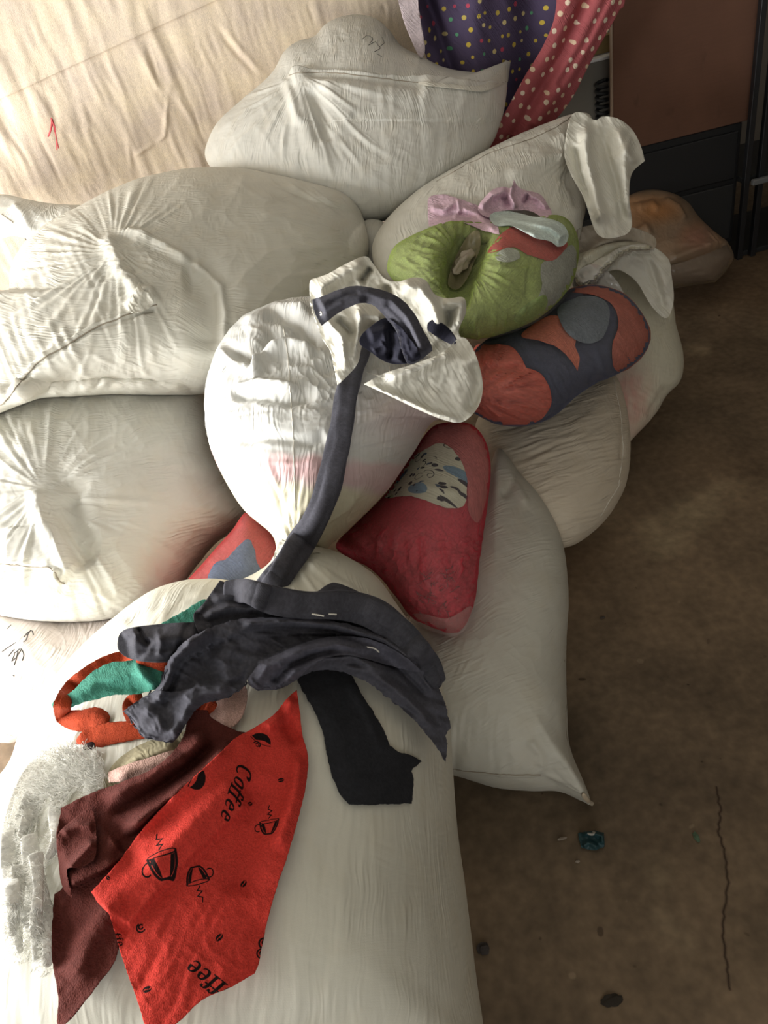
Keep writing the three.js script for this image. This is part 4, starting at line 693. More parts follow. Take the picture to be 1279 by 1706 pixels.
// pinkish red clear bag
{
  const shape = [[556, 908], [585, 876], [640, 820], [680, 762], [712, 714], [738, 699], [785, 701], [810, 728], [820, 772], [816, 830], [808, 885], [800, 940], [794, 1000], [776, 1048], [756, 1060, 1], [722, 1050], [682, 1030], [655, 992], [615, 950], [575, 928]];
  const inner = shape.map(([x, y, s]) => [705 + (x - 705) * 0.975, 890 + (y - 890) * 0.97, 0]);
  const core = blob({ pts: inner, c: [710, 890], d: 1.74, g: [0.0, -0.06], b: 0.19, hb: 0.2, na: 300, nr: 100, relief: sum(crumple(40, 0.020, 251, (x, y) => sm(850, 900, y)), crumple(16, 0.009, 252, (x, y) => sm(860, 910, y)), streak(70, 20, 90, 0.004, 253)) });
  const t = thing('clear_bag', 'clear plastic bag of pinkish red cloth with a spotted scrap, beside the long white sack', 'bag');
  single('red_cloth', core, cotton(lin(0.64, 0.06, 0.085)), 'bright pinkish red cloth filling the clear bag under the spotted scrap', 'cloth');
  single('salmon_cloth', sheet({ pts: [[690, 755], [718, 716], [742, 704], [782, 706], [804, 730], [814, 772], [810, 830], [796, 870], [780, 850], [778, 800], [760, 760], [735, 742], [715, 745]], lift: 0.004, thick: 0.003, step: 3, relief: streak(70, 12, 90, 0.003, 254) }), cotton(lin(0.62, 0.18, 0.17)), 'salmon red cloth at the top of the clear bag, above the spotted scrap', 'cloth');
  const sc = document.createElement('canvas'); sc.width = sc.height = 512; const g = sc.getContext('2d'); g.fillStyle = '#c9c8b2'; g.fillRect(0, 0, 512, 512); seed = 11;
  for (let k = 0; k < 6; k++) { g.fillStyle = ['#4a6f8c', '#6f8da0', '#a9b48c'][k % 3]; g.beginPath(); g.ellipse([90, 430, 260, 400, 130, 300][k], [330, 180, 60, 420, 120, 300][k], 70 - k * 6, 36, k, 0, 7); g.fill(); }
  for (let k = 0; k < 60; k++) { g.fillStyle = rnd() < 0.75 ? '#2a2d33' : '#3b5268'; g.beginPath(); g.ellipse(rnd() * 512, rnd() * 512, 6 + rnd() * 12, 6 + rnd() * 9, rnd() * 3, 0, 7); g.fill(); }
  g.strokeStyle = '#2a2c30'; g.lineWidth = 4; for (let k = 0; k < 16; k++) { const x = rnd() * 512, y = rnd() * 512; g.beginPath(); g.arc(x, y, 14 + rnd() * 22, rnd() * 6, rnd() * 6 + 2); g.stroke(); }
  const sm0 = cotton(lin(1, 1, 1)); sm0.map = scaled(textured(new THREE.CanvasTexture(sc), true), 0.2);
  single('spotted_scrap', sheet({ pts: [[640, 828], [655, 798], [680, 768], [705, 750], [735, 738], [760, 756], [775, 785], [778, 815], [772, 842], [745, 846], [715, 836], [680, 826]], lift: 0.006, thick: 0.003, step: 3, rag: 1, relief: sum(crumple(22, 0.005, 255), ridge([690, 800, 730, 815, 770, 820], 8, 0.008)) }), sm0, 'white scrap printed with dark spots and blue patches in the pinkish red clear bag', 'scrap');
  part('film', sheet({ pts: shape, lift: 0.007, thick: 0.0012, blur: 3, step: 3.5, relief: sum(crumple(28, 0.009, 256, (x, y) => sm(880, 930, y)), ridge([700, 890, 704, 930, 706, 975], 3, 0.020), ridge([660, 880, 650, 920], 3, 0.018), ridge([628, 895, 632, 930], 3, 0.018), ridge([680, 900, 684, 940], 3, 0.016), ridge([735, 900, 745, 960], 3, 0.016), streak(75, 16, 120, 0.003, 257)) }), film({ a: 0.10, c: lin(0.9, 0.75, 0.75), r: 0.2 }), t);
  part('flat_corner', sheet({ pts: [[676, 1030], [700, 1022], [745, 1030], [785, 1010], [776, 1046], [757, 1062, 1], [722, 1052]], lift: 0.012, thick: 0.0014, step: 3, relief: crumple(14, 0.005, 258) }), film({ a: 0.4, c: lin(0.85, 0.6, 0.58), r: 0.3 }), t);
  const st = []; for (let k = 0; k < 26; k++) { const x = 730 + 34 * (rnd() - 0.5) * 2, y = 985 + 40 * (rnd() - 0.5) * 2; st.push([x, y, x + 20 * (rnd() - 0.5), y + 16 * (rnd() - 0.5), x + 26 * (rnd() - 0.5), y + 26 * (rnd() - 0.5)]); }
  const th = single('loose_threads', lines(st, 0.0007, 3), cotton(lin(0.72, 0.36, 0.36)), 'tangle of pale pink threads low in the pinkish red bag', 'threads'); th.userData.kind = 'stuff';
}
// tied sack in the middle
let tied;
{
  tied = sack('woven_sack', 'white sack in the middle, its open mouth tied with the navy strap', {
    pts: [[341, 690], [344, 635], [362, 580], [398, 532], [440, 511], [478, 498], [520, 492], [570, 480], [640, 500], [715, 555], [770, 605], [795, 650], [775, 695], [722, 702], [690, 752], [642, 820], [592, 870], [556, 902], [530, 925], [470, 925], [452, 890], [405, 848], [372, 795], [350, 745]],
    c: [545, 690], d: 1.66, g: [0.01, -0.07], b: 0.27, hb: 0.24, p: 2.4, na: 420, nr: 140,
    relief: sum(
      ridge([365, 580, 400, 590, 420, 600, 450, 560, 520, 555, 545, 575], 12, -0.0288), ridge([360, 575, 400, 610, 440, 600], 8, 0.0224), ridge([420, 640, 440, 585, 480, 575, 530, 590], 9, 0.0256), ridge([382, 660, 420, 655, 480, 665, 530, 655], 10, -0.0224), ridge([390, 650, 440, 640, 500, 650], 7, 0.0192), ridge([440, 520, 480, 530, 530, 560], 10, -0.0256), ridge([400, 540, 460, 512, 520, 520], 9, 0.0224), ridge([385, 740, 440, 725, 520, 735, 545, 725], 9, -0.0160), ridge([560, 730, 640, 690, 720, 660], 12, 0.0128),
      streak(-8, 14, 120, 0.006, 261, (x, y) => sm(560, 620, y) * (1 - sm(760, 800, y))), crumple(36, 0.013, 262, (x, y) => 1 - sm(640, 740, y)), streak(150, 22, 180, 0.0045, 263, (x, y) => sm(560, 620, x)), radial(490, 915, 7, 0.008, 8, 190, 264), crumple(50, 0.004, 265)),
    tint: (x, y) => {
      const w = 12 * n2(x / 40, y / 40, 266) - 0.10 * (x - 345), a = sm(735, 755, y + w) * (1 - sm(778, 800, y + w)) * (1 - sm(520, 640, x) * 0.3), b = sm(782, 800, y + w), e = spot(700, 690, 90, 50)(x, y), n = 1 + 0.04 * n2(x / 25, y / 12, 267);
      return [(0.84 + 0.05 * a + 0.05 * b) * n, (0.86 - 0.24 * a - 0.005 * b - 0.16 * e) * n, (0.91 - 0.22 * a - 0.20 * b - 0.14 * e) * n];
    },
  }, M.sackTint);
  seamOn(tied, [[472, 545, 480, 600, 484, 660, 488, 720, 490, 790, 492, 850]], M.paleThread, 0.0010);
}
// front sack
const FRONT = { c: [380, 1380], d: 1.24, g: [0.0, -0.045] };
{
  const t = sack('woven_sack', 'large upright white sack nearest to the camera, with rags strewn over it', {
    pts: [[-170, 1500], [-120, 1400], [0, 1290], [32, 1222], [62, 1170], [104, 1110], [152, 1060], [200, 1020], [250, 985], [300, 968], [350, 964], [400, 965], [446, 940], [470, 905], [500, 908], [545, 914], [590, 934], [630, 964], [662, 1008], [700, 1065], [732, 1130], [748, 1195], [754, 1280], [762, 1380], [774, 1470], [785, 1560], [795, 1640], [806, 1720], [818, 1830], [700, 1880], [350, 1900], [-50, 1880], [-190, 1700]],
    ...FRONT, b: 0.33, hb: 0.32, p: 2.7, na: 480, nr: 150,
    relief: sum(streak(100, 16, 190, 0.0032, 281, (x, y) => 1 - sm(1200, 1380, y)), streak(112, 9, 110, 0.005, 282, (x, y) => (1 - sm(120, 240, x)) * (1 - sm(1330, 1500, y))), streak(125, 14, 120, 0.006, 283, (x, y) => (1 - sm(330, 380, x)) * (1 - sm(1040, 1090, y))), ridge([205, 1040, 250, 1010, 330, 985], 8, -0.008), ridge([500, 920, 560, 970, 620, 1010], 10, 0.008), radial(480, 915, 6, 0.006, 10, 200, 285), streak(93, 44, 300, 0.004, 286), streak(94, 13, 200, 0.0012, 288)),
  }, M.sackFront);
    part('corner_ear', sheet({ pts: [[456, 935], [462, 908], [470, 898, 1], [482, 905], [500, 915], [490, 945], [470, 965]], lift: 0.012, thick: 0.003, step: 2.5, relief: crumple(12, 0.008, 289), depth: () => 1.36 }), M.flap, t);
}

// ---------------------------------------------------------------- rags on the front sack
// the front sack's smooth face, for what hangs past its edge
const frontCap = (x, y) => { const k = ((x - 330) / 470) ** 2; return FRONT.d - 0.045 * (y - 1380) / 100 - 0.33 * Math.sqrt(clamp(1 - 0.85 * k - 0.25 * clamp((1180 - y) / 300) ** 2, 0, 1)); };
const teal = fleece(lin(0.10, 0.36, 0.27)), orange = fleece(lin(0.52, 0.075, 0.028), { m: 0.06, bump: 0.004 }), navy = knit(lin(0.066, 0.065, 0.077)), navyBright = knit(lin(0.092, 0.091, 0.110)), char = knit(lin(0.030, 0.031, 0.036), { sc: lin(0.10, 0.10, 0.12) });
const brown = fleece(lin(0.115, 0.030, 0.024)), peach = fleece(lin(0.62, 0.40, 0.34)), white = fleece(lin(0.84, 0.83, 0.77), { bump: 0.0005, m: 0.25, sc: lin(1, 1, 1) });

// navy strap around the mouth of the tied sack, with the ruffled mouth itself
{
  const t = thing('navy_strap', 'long navy fabric strap tied around the sack mouth and hanging down to the navy garment', 'strap');
  part('hanging_end', strip({ pts: [[606, 560, 30, 0.004], [597, 590, 36, 0.008], [588, 615, 38, 0.012], [578, 660, 36, 0.02], [571, 710, 36, 0.015], [560, 765, 38, 0.012], [545, 820, 40, 0.012], [524, 868, 42, 0.014], [498, 905, 44, 0.02], [474, 942, 42, 0.02], [452, 972, 42, 0.008], [425, 1000, 36, 0.004]], flat: 0.5, lobes: 0.14, twist: 5, seg: 160, sides: 26 }), navyBright, t);
  const pl = (x, y) => 1.36 + 0.0002 * (640 - y);
  part('mouth', sheet({ pts: [[516, 470], [530, 462], [548, 455], [575, 440], [608, 427], [622, 440], [640, 463], [662, 469], [690, 462], [710, 468], [724, 490], [745, 497], [772, 496], [776, 520], [764, 552], [775, 575], [760, 600], [700, 590], [640, 570], [590, 560], [545, 545], [520, 510]], depth: (x, y) => pl(x, y) + 0.06, thick: 0.003, step: 3.5, relief: sum(ridge([520, 490, 560, 462, 610, 436], 12, 0.0420), ridge([600, 470, 618, 445], 5, -0.0420), ridge([640, 470, 650, 510, 690, 540], 8, -0.0420), ridge([664, 475, 700, 480, 722, 510, 735, 550], 12, 0.0490), ridge([735, 505, 768, 505, 762, 550], 8, 0.0420), ridge([748, 515, 745, 545], 7, -0.0420), crumple(30, 0.014, 271)) }), M.flap, tied, 'ruffled mouth of the sack');
  part('mouth', sheet({ pts: [[606, 640, 1], [640, 622], [690, 606], [735, 588], [768, 562], [786, 578], [799, 612], [804, 648], [795, 680], [770, 703], [740, 700], [700, 684], [660, 665], [628, 650]], depth: (x, y) => pl(x, y) - 0.02, thick: 0.003, step: 3.5, relief: sum(ridge([640, 632, 700, 612, 760, 585], 9, 0.0280), ridge([615, 642, 660, 660, 720, 688, 770, 700], 5, 0.0168), ridge([790, 600, 800, 640, 780, 690], 10, -0.0280), streak(110, 14, 90, 0.006, 272), crumple(40, 0.010, 273)) }), M.flap, tied, 'turned-down lip of the sack mouth');
  part('mouth', sheet({ pts: [[516, 500], [545, 515], [575, 512], [612, 500], [655, 520], [672, 540], [640, 545], [612, 555], [602, 580], [596, 605], [580, 625], [562, 642, 1], [556, 612], [550, 585], [535, 560]], depth: (x, y) => pl(x, y) - 0.05, thick: 0.003, step: 3, relief: sum(ridge([540, 530, 570, 560, 575, 620], 8, 0.0336), ridge([560, 530, 590, 560], 6, -0.0280), ridge([590, 520, 640, 530], 10, 0.0280), ridge([600, 515, 596, 560, 585, 610], 8, 0.0280), crumple(22, 0.012, 274)) }), M.flap, tied, 'pleated front of the sack mouth');
  strokes(tied, 'frayed_thread', [[612, 622, 624, 626, 640, 624, 660, 618, 690, 612], [620, 634, 636, 630, 660, 626, 700, 614], [640, 640, 646, 634, 640, 628], [650, 612, 648, 625, 652, 632]], 0.0007, 4, M.paleThread);
  part('tied_band', sheet({ pts: [[520, 499, 1], [540, 492], [560, 484], [590, 476], [612, 478], [640, 484], [668, 498], [690, 522], [704, 548], [718, 574], [720, 584, 1], [700, 600], [680, 606], [668, 580], [660, 552], [640, 526], [620, 508], [596, 506], [566, 520], [536, 543, 1], [524, 522]], step: 2.5, lift: 0.014, thick: 0.004, rag: 0.6, depth: () => 1.24, relief: sum(ridge([530, 512, 570, 495, 612, 488, 650, 502, 684, 540, 706, 585], 13, 0.0308, 0.04), ridge([540, 508, 580, 490, 600, 486], 3, -0.0084), ridge([532, 528, 570, 508, 610, 500], 6, 0.0140), ridge([640, 500, 670, 530, 690, 580], 6, -0.0140)) }), navyBright, t);
  part('tied_knot', sheet({ pts: [[600, 562], [612, 548], [640, 530], [662, 540], [680, 560], [700, 590], [690, 602], [664, 607], [640, 602], [615, 585], [600, 574]], step: 2.5, lift: 0.010, thick: 0.004, depth: () => 1.27, relief: sum(ridge([612, 560, 640, 552, 650, 590], 10, 0.0252), ridge([660, 545, 668, 580, 660, 604], 9, 0.0280), ridge([648, 548, 652, 600], 5, -0.0224), ridge([620, 585, 640, 570], 5, 0.0140)) }), knit(lin(0.022, 0.022, 0.034)), t);
  part('tied_band', strip({ pts: [[712, 540, 16, 0.008], [730, 548, 22, 0.01], [748, 562, 18, 0.01], [758, 572, 10, 0.006]], flat: 0.5, seg: 30 }), knit(lin(0.022, 0.022, 0.034)), t);
  part('worn_hole', lines([[534, 520, 537, 523, 534, 525]], 0.0016, 0.5), M.paleThread, t, 'small pale hole');
}
single('teal_rag', sheet({ pts: [[86, 1172], [98, 1163], [122, 1150], [150, 1122], [182, 1104], [222, 1098], [245, 1066], [272, 1036, 1], [300, 1021], [330, 1003], [350, 999], [352, 1018], [318, 1046], [300, 1090], [282, 1120], [262, 1146], [228, 1156], [180, 1160], [142, 1170], [112, 1180], [92, 1182, 1]], step: 3, lift: 0.008, thick: 0.004, rag: 1.6, cap: frontCap, relief: sum(ridge([110, 1170, 160, 1140, 220, 1122, 262, 1126], 12, 0.014), ridge([225, 1100, 240, 1130, 262, 1145], 8, 0.012), ridge([150, 1140, 200, 1145, 250, 1150], 8, -0.006), crumple(22, 0.004, 301)) }), teal, 'teal green rag under the navy garment, framed by the orange terry strip', 'rag');
single('olive_rag', sheet({ pts: [[172, 1312], [180, 1285], [205, 1258], [245, 1235], [290, 1224], [345, 1208], [350, 1250], [290, 1285], [220, 1305], [190, 1318]], step: 3, lift: 0.006, thick: 0.004, rag: 0.6, relief: sum(ridge([190, 1300, 230, 1262, 300, 1238], 9, 0.012), streak(150, 10, 60, 0.004, 303)) }), cotton(lin(0.45, 0.40, 0.26)), 'olive beige rag peeping out above the brown cloth', 'rag');
single('pink_strip', sheet({ pts: [[181, 1304, 1], [180, 1286, 1], [215, 1272], [255, 1260], [292, 1250], [310, 1268], [270, 1285], [215, 1300]], step: 3, lift: 0.016, thick: 0.006, rag: 0.5, relief: ridge([185, 1296, 240, 1276, 300, 1258], 9, 0.008) }), peach, 'narrow peach pink strip with a white end, tucked under the brown cloth', 'strip');
single('peach_rag', sheet({ pts: [[338, 1190], [352, 1168], [378, 1152], [404, 1138], [412, 1158], [406, 1188], [392, 1208], [366, 1222], [345, 1212]], step: 3, lift: 0.010, thick: 0.005, relief: sum((x, y) => 0.012 * spot(380, 1182, 26, 30)(x, y), crumple(20, 0.002, 305)) }), peach, 'soft peach pink rag between the navy garment and the brown cloth', 'rag');
{
  const t = thing('orange_strip', 'orange red terry strip curled around the teal rag', 'strip');
  const z = { flat: 0.32, lobes: 0.12, fuzz: 0.10, seg: 110, sides: 22 };
  part('loop', strip({ pts: [[300, 1120, 18, 0.004], [272, 1108, 20, 0.008], [238, 1100, 17, 0.006], [205, 1095, 18, 0.008], [176, 1104, 20, 0.008], [148, 1122, 22, 0.008], [120, 1148, 25, 0.010], [105, 1174, 26, 0.012], [108, 1194, 26, 0.012], [135, 1200, 34, 0.010], [160, 1198, 36, 0.008], [178, 1207, 22, 0.003]], ...z, twist: 4 }), orange, t);
  part('end', strip({ pts: [[248, 1216, 24, 0.006], [228, 1217, 28, 0.008], [190, 1221, 32, 0.010], [158, 1228, 34, 0.010], [140, 1238, 30, 0.010], [128, 1242, 14, 0.006]], ...z, seg: 60 }), orange, t);
  part('end', strip({ pts: [[238, 1164, 16, 0.004], [222, 1166, 18, 0.006], [214, 1178, 18, 0.006], [220, 1196, 18, 0.004], [226, 1206, 12, 0.003]], ...z, seg: 40 }), orange, t);
  part('end', strip({ pts: [[318, 1190, 18, 0.010], [332, 1178, 24, 0.014], [346, 1176, 24, 0.014], [356, 1184, 18, 0.008]], ...z, seg: 40 }), orange, t);
  part('dark_hem', strip({ pts: [[140, 1250, 10, 0.010], [150, 1243, 13, 0.012], [158, 1240, 8, 0.010]], ...z, seg: 24 }), fleece(lin(0.06, 0.04, 0.045)), t, 'dark matted end');
}
// white fluffy rag
{
  const t = thing('fluffy_rag', 'white fluffy torn rag hanging down the left side of the front sack', 'rag');
  const ropes = [[[160, 1262], [120, 1252], [78, 1262], [48, 1298], [24, 1350], [8, 1412]], [[152, 1275], [112, 1278], [74, 1312], [50, 1370], [44, 1440]], [[148, 1288], [110, 1310], [92, 1350], [96, 1395], [78, 1432]], [[70, 1280], [38, 1340], [24, 1410], [30, 1460], [50, 1520], [62, 1560]], [[48, 1390], [56, 1450], [72, 1500], [84, 1556], [78, 1612]], [[34, 1440], [30, 1490], [26, 1540], [34, 1588]], [[152, 1262], [160, 1290], [152, 1322]], [[125, 1268], [98, 1296], [62, 1330], [34, 1396]], [[60, 1420], [64, 1480], [60, 1540], [62, 1600]], [[14, 1380], [14, 1440], [24, 1500], [22, 1560]], [[130, 1256], [100, 1262], [66, 1290], [30, 1370]]];
  const w0 = [30, 28, 26, 32, 30, 26, 24, 26, 26, 24, 28];
  t.userData.ropes = undefined; delete t.userData.ropes;
  ropes.forEach((r, k) => part('fold', strip({ pts: r.map(([x, y], q) => [x, y, w0[k] * (0.8 + 0.3 * n2(q * 1.7, k, 311)) * (q === r.length - 1 ? 0.55 : 1), 0.006 + 0.003 * (k % 3)]), flat: 0.28, lobes: 0.06, twist: 2 + k % 3, fuzz: 0.04, seg: 110, sides: 26, depth: undefined }), white, t));
  const hair = []; seed = 21;
  for (let k = 0; k < 6500; k++) {
    const r = ropes[k % ropes.length], u = rnd() * (r.length - 1), i = Math.min(r.length - 2, Math.floor(u)), f = u - i, dx = r[i + 1][0] - r[i][0], dy = r[i + 1][1] - r[i][1], x = r[i][0] + dx * f + 19 * (rnd() + rnd() - 1), y = r[i][1] + dy * f + 19 * (rnd() + rnd() - 1);
    const z = Math.min(zs(x, y), frontCap(x, y)) - 0.0006, a = Math.atan2(dy, dx) + 1.5 * (rnd() + rnd() - 1), l = 5 + 14 * rnd(), p0 = at(x, y, z + 0.001), p1 = at(x + Math.cos(a) * l * 0.5, y + Math.sin(a) * l * 0.5, z - 0.0035 * rnd()), p2 = at(x + Math.cos(a + 0.5) * l, y + Math.sin(a + 0.5) * l, z - 0.002 * rnd());
    hair.push(new THREE.TubeGeometry(new THREE.QuadraticBezierCurve3(p0, p1, p2), 3, 0.0003, 3));
  }
  part('loose_fibres', mergeGeometries(hair), phy({ color: lin(0.92, 0.91, 0.86), roughness: 1, transmission: 0.4, thickness: 0, side: THREE.DoubleSide }), t).userData.kind = 'stuff';
}
// brown cloth
{
  const t = thing('brown_cloth', 'dark brown fleece cloth lying half under the red cloth printed with cups', 'cloth');
  part('body', sheet({ pts: [[312, 1190], [326, 1183], [344, 1184], [356, 1198], [392, 1216], [420, 1228], [420, 1290], [350, 1380], [270, 1450], [205, 1500], [200, 1560], [192, 1600], [160, 1645], [125, 1690], [100, 1716, 1], [95, 1700], [97, 1660], [88, 1610], [86, 1560], [90, 1490, 1], [104, 1476], [98, 1440], [94, 1390, 1], [102, 1346, 1], [150, 1322], [205, 1302], [255, 1280], [292, 1248], [308, 1218]], step: 3.5, lift: 0.010, thick: 0.004, rag: 1.0, cap: frontCap,
    relief: sum(ridge([350, 1215, 300, 1265, 240, 1300, 170, 1335], 12, 0.0256), ridge([390, 1235, 330, 1290, 270, 1340, 200, 1390], 12, 0.0352), ridge([370, 1230, 310, 1285, 250, 1325, 180, 1360], 8, -0.0160), ridge([300, 1330, 250, 1380, 180, 1440], 14, -0.0128), lip([155, 1352, 158, 1380, 160, 1420, 150, 1450, 118, 1470], 4, -0.0000, 20), lip([110, 1480, 150, 1462, 190, 1440, 215, 1420], 5, 0.0192, 50), ridge([200, 1490, 150, 1560, 120, 1640], 18, 0.0128), streak(125, 16, 100, 0.003, 321), crumple(40, 0.003, 322)) }), brown, t);
  part('turned_corner', sheet({ pts: [[96, 1392], [125, 1362], [152, 1348], [160, 1372], [161, 1420], [152, 1436], [132, 1446], [112, 1450], [122, 1498, 1], [104, 1478], [98, 1440]], step: 3, lift: 0.010, thick: 0.004, rag: 0.8, cap: frontCap, relief: sum(ridge([102, 1390, 130, 1375, 158, 1378], 8, 0.0096), ridge([112, 1450, 135, 1425, 158, 1400], 7, 0.0128)) }), brown, t);
}
// red cloth with a printed pattern
{
  const G = sheet({ pts: [[494, 1149, 1], [499, 1185], [504, 1226, 1], [513, 1260], [511, 1300], [500, 1352], [480, 1422], [460, 1482], [444, 1540], [432, 1600], [424, 1622, 1], [382, 1646], [340, 1664], [300, 1700], [270, 1722], [245, 1722, 1], [228, 1665], [205, 1600], [182, 1522, 1], [164, 1505], [152, 1486, 1], [200, 1432], [240, 1378], [300, 1316], [360, 1260], [392, 1230], [424, 1212], [456, 1190], [476, 1166]], step: 3, lift: 0.016, thick: 0.004, rag: 0.7, cap: frontCap, blur: 4,
    relief: sum(lip([207, 1549, 222, 1526, 274, 1468, 338, 1405, 388, 1359, 424, 1330], 12, 0.011, 60), ridge([240, 1455, 290, 1400, 360, 1325, 420, 1275], 20, 0.012), ridge([500, 1250, 490, 1330, 460, 1420], 14, 0.0153), ridge([440, 1215, 470, 1195, 490, 1160], 9, 0.0170), ridge([470, 1170, 478, 1210, 500, 1240], 10, -0.0136), ridge([440, 1290, 420, 1400, 400, 1500], 30, -0.0102), streak(118, 22, 140, 0.003, 331), crumple(40, 0.0025, 332)) });
  const S = 2048, span = 0.56, c = document.createElement('canvas'); c.width = c.height = S; const g = c.getContext('2d');
  g.fillStyle = '#be3c33'; g.fillRect(0, 0, S, S);
  { const im = g.getImageData(0, 0, S, S), D = im.data; for (let j = 0; j < S; j++) for (let i = 0; i < S; i++) { const k = 1 + 0.10 * n2(i / 9, j / 9, 333) + 0.06 * n2(i / 3.1, j / 3.1, 334) + 0.05 * n2(i / 160, j / 160, 335), o = 4 * (j * S + i); D[o] = clamp(0.745 * k) * 255; D[o + 1] = clamp(0.235 * k) * 255; D[o + 2] = clamp(0.20 * k) * 255; } g.putImageData(im, 0, 0); }
  const inkc = '#1d1413'; g.fillStyle = g.strokeStyle = inkc; g.lineCap = 'round';
  const toC = (x, y) => { const [u, v] = G.userData.uvAt(x, y); return [(u / span + 0.5) * S, (0.5 - v / span) * S]; };
  const put = (x, y, deg, size, f) => {                   // draws in units of one photo pixel, turned by deg on the cloth
    const p = toC(x, y), a = deg * Math.PI / 180, q = toC(x + 10 * Math.cos(a), y + 10 * Math.sin(a)), r = toC(x - 10 * Math.sin(a), y + 10 * Math.cos(a));
    g.save(); g.setTransform((q[0] - p[0]) / 10 * size, (q[1] - p[1]) / 10 * size, (r[0] - p[0]) / 10 * size, (r[1] - p[1]) / 10 * size, p[0], p[1]); f(); g.restore();
  };
  const cup = (steam) => () => {                          // 40 units wide
    g.lineWidth = 1.6; g.beginPath(); g.ellipse(0, -12, 20, 3.6, 0, 0, 7); g.stroke();
    g.lineWidth = 3.2; g.beginPath(); g.moveTo(-19, -11); g.bezierCurveTo(-17, 2, -13, 12, -7, 16); g.lineTo(7, 17); g.bezierCurveTo(14, 11, 18, 1, 19, -11); g.stroke();
    g.beginPath(); g.moveTo(-16, -9); g.bezierCurveTo(-14, 3, -10, 11, -5, 15); g.lineTo(-6, 6); g.lineTo(-10, -8); g.closePath(); g.fill(); g.beginPath(); g.moveTo(17, -9); g.bezierCurveTo(15, 3, 11, 12, 4, 16); g.lineTo(8, 4); g.lineTo(12, -8); g.closePath(); g.fill();
    g.lineWidth = 2; g.beginPath(); g.ellipse(-22, 0, 7, 8, 0.3, 0.9, 5.6); g.stroke();
    if (steam) { g.lineWidth = 2; g.beginPath(); g.moveTo(-2, -19); g.lineTo(4, -26); g.lineTo(-4, -29); g.lineTo(5, -36); g.lineTo(-3, -40); g.lineTo(-1, -48); g.stroke(); }
  };
  const bean = () => { g.beginPath(); g.ellipse(0, 0, 7, 4.6, 0, 0, 7); g.fill(); g.strokeStyle = '#c63a2c'; g.lineWidth = 1.3; g.beginPath(); g.moveTo(-6, 1); g.bezierCurveTo(-2, -3, 2, 3, 6, -1); g.stroke(); g.strokeStyle = inkc; };
  const curl = () => { g.lineWidth = 2.4; g.beginPath(); g.arc(0, 0, 3.4, 0, 5); g.stroke(); g.beginPath(); g.arc(1, 1, 7, 0.2, 3.6); g.stroke(); };
  const half = () => { g.beginPath(); g.moveTo(-20, -6); g.bezierCurveTo(-16, 12, 4, 16, 17, 3); g.lineTo(21, -4); g.lineTo(10, -9); g.bezierCurveTo(0, -3, -10, -2, -20, -6); g.fill(); g.lineWidth = 1.6; g.beginPath(); g.moveTo(-21, -9); g.bezierCurveTo(-6, -14, 10, -15, 22, -7); g.stroke(); };
  const word = (t, sz) => () => { g.font = `italic 600 ${sz}px serif`; g.textBaseline = 'middle'; g.fillText(t, 0, 0); };
  put(408, 1270, 101, 1, word('C', 38)); put(402, 1299, 106, 1, word('o', 31)); put(396, 1315, 107, 1, word('f', 33)); put(392, 1327, 108, 1, word('f', 33)); put(386, 1340, 108, 1, word('f', 0.1)); put(386, 1342, 110, 1, word('e', 29)); put(379, 1360, 112, 1, word('e', 29)); put(371, 1378, 115, 1, word('', 29));
  put(386, 1660, 218, 1, word('offee', 34));
  put(196, 1546, 62, 0.9, word('ffe', 18));
  put(271, 1450, -14, 1.25, cup(true)); put(447, 1382, 4, 0.85, cup(true)); put(324, 1464, 168, 0.95, cup(true)); put(327, 1311, -52, 0.9, half); put(441, 1211, 205, 0.95, half);
  put(472, 1296, -10, 0.85, bean); put(401, 1477, -55, 0.95, bean); put(362, 1566, -45, 1, bean); put(254, 1636, -10, 1, bean); put(178, 1461, 40, 0.6, bean); put(415, 1339, -40, 0.7, bean);
  put(236, 1540, 20, 1.0, curl); put(431, 1226, 200, 0.9, curl); put(434, 1576, 80, 1.2, curl); put(429, 1592, 100, 1.0, curl);
  const map = textured(new THREE.CanvasTexture(c), true); map.wrapS = map.wrapT = THREE.ClampToEdgeWrapping;
  const uv = G.attributes.uv; for (let k = 0; k < uv.count; k++) uv.setXY(k, uv.getX(k) / span + 0.5, uv.getY(k) / span + 0.5);
  const mat = fleece(lin(1, 1, 1), { sc: lin(0.7, 0.2, 0.15), sheen: 0.25, bump: 0.0014 }); mat.map = map; mat.bumpMap = scaled(fuzzBump, 0.10 / span);
  single('printed_cloth', G, mat, 'bright red fleece cloth printed with black cups, beans and the word Coffee', 'cloth');
}
// charcoal strip
single('charcoal_strip', sheet({ pts: [[490, 1125, 1], [545, 1112], [580, 1118], [604, 1158], [628, 1196, 1], [640, 1218], [650, 1243, 1], [664, 1252], [684, 1258], [702, 1268, 1], [694, 1276], [685, 1284, 1], [689, 1300], [686, 1338, 1], [635, 1340], [582, 1341, 1], [566, 1322], [552, 1290], [543, 1250], [538, 1222, 1], [526, 1190], [508, 1158]], step: 3, lift: 0.008, thick: 0.003, rag: 1.4, relief: sum(ridge([575, 1125, 610, 1185, 640, 1260], 8, 0.004), ridge([520, 1140, 560, 1220, 600, 1330], 20, 0.003), crumple(30, 0.002, 341)) }), char, 'flat charcoal black strip with torn end hanging below the navy garment', 'strip');
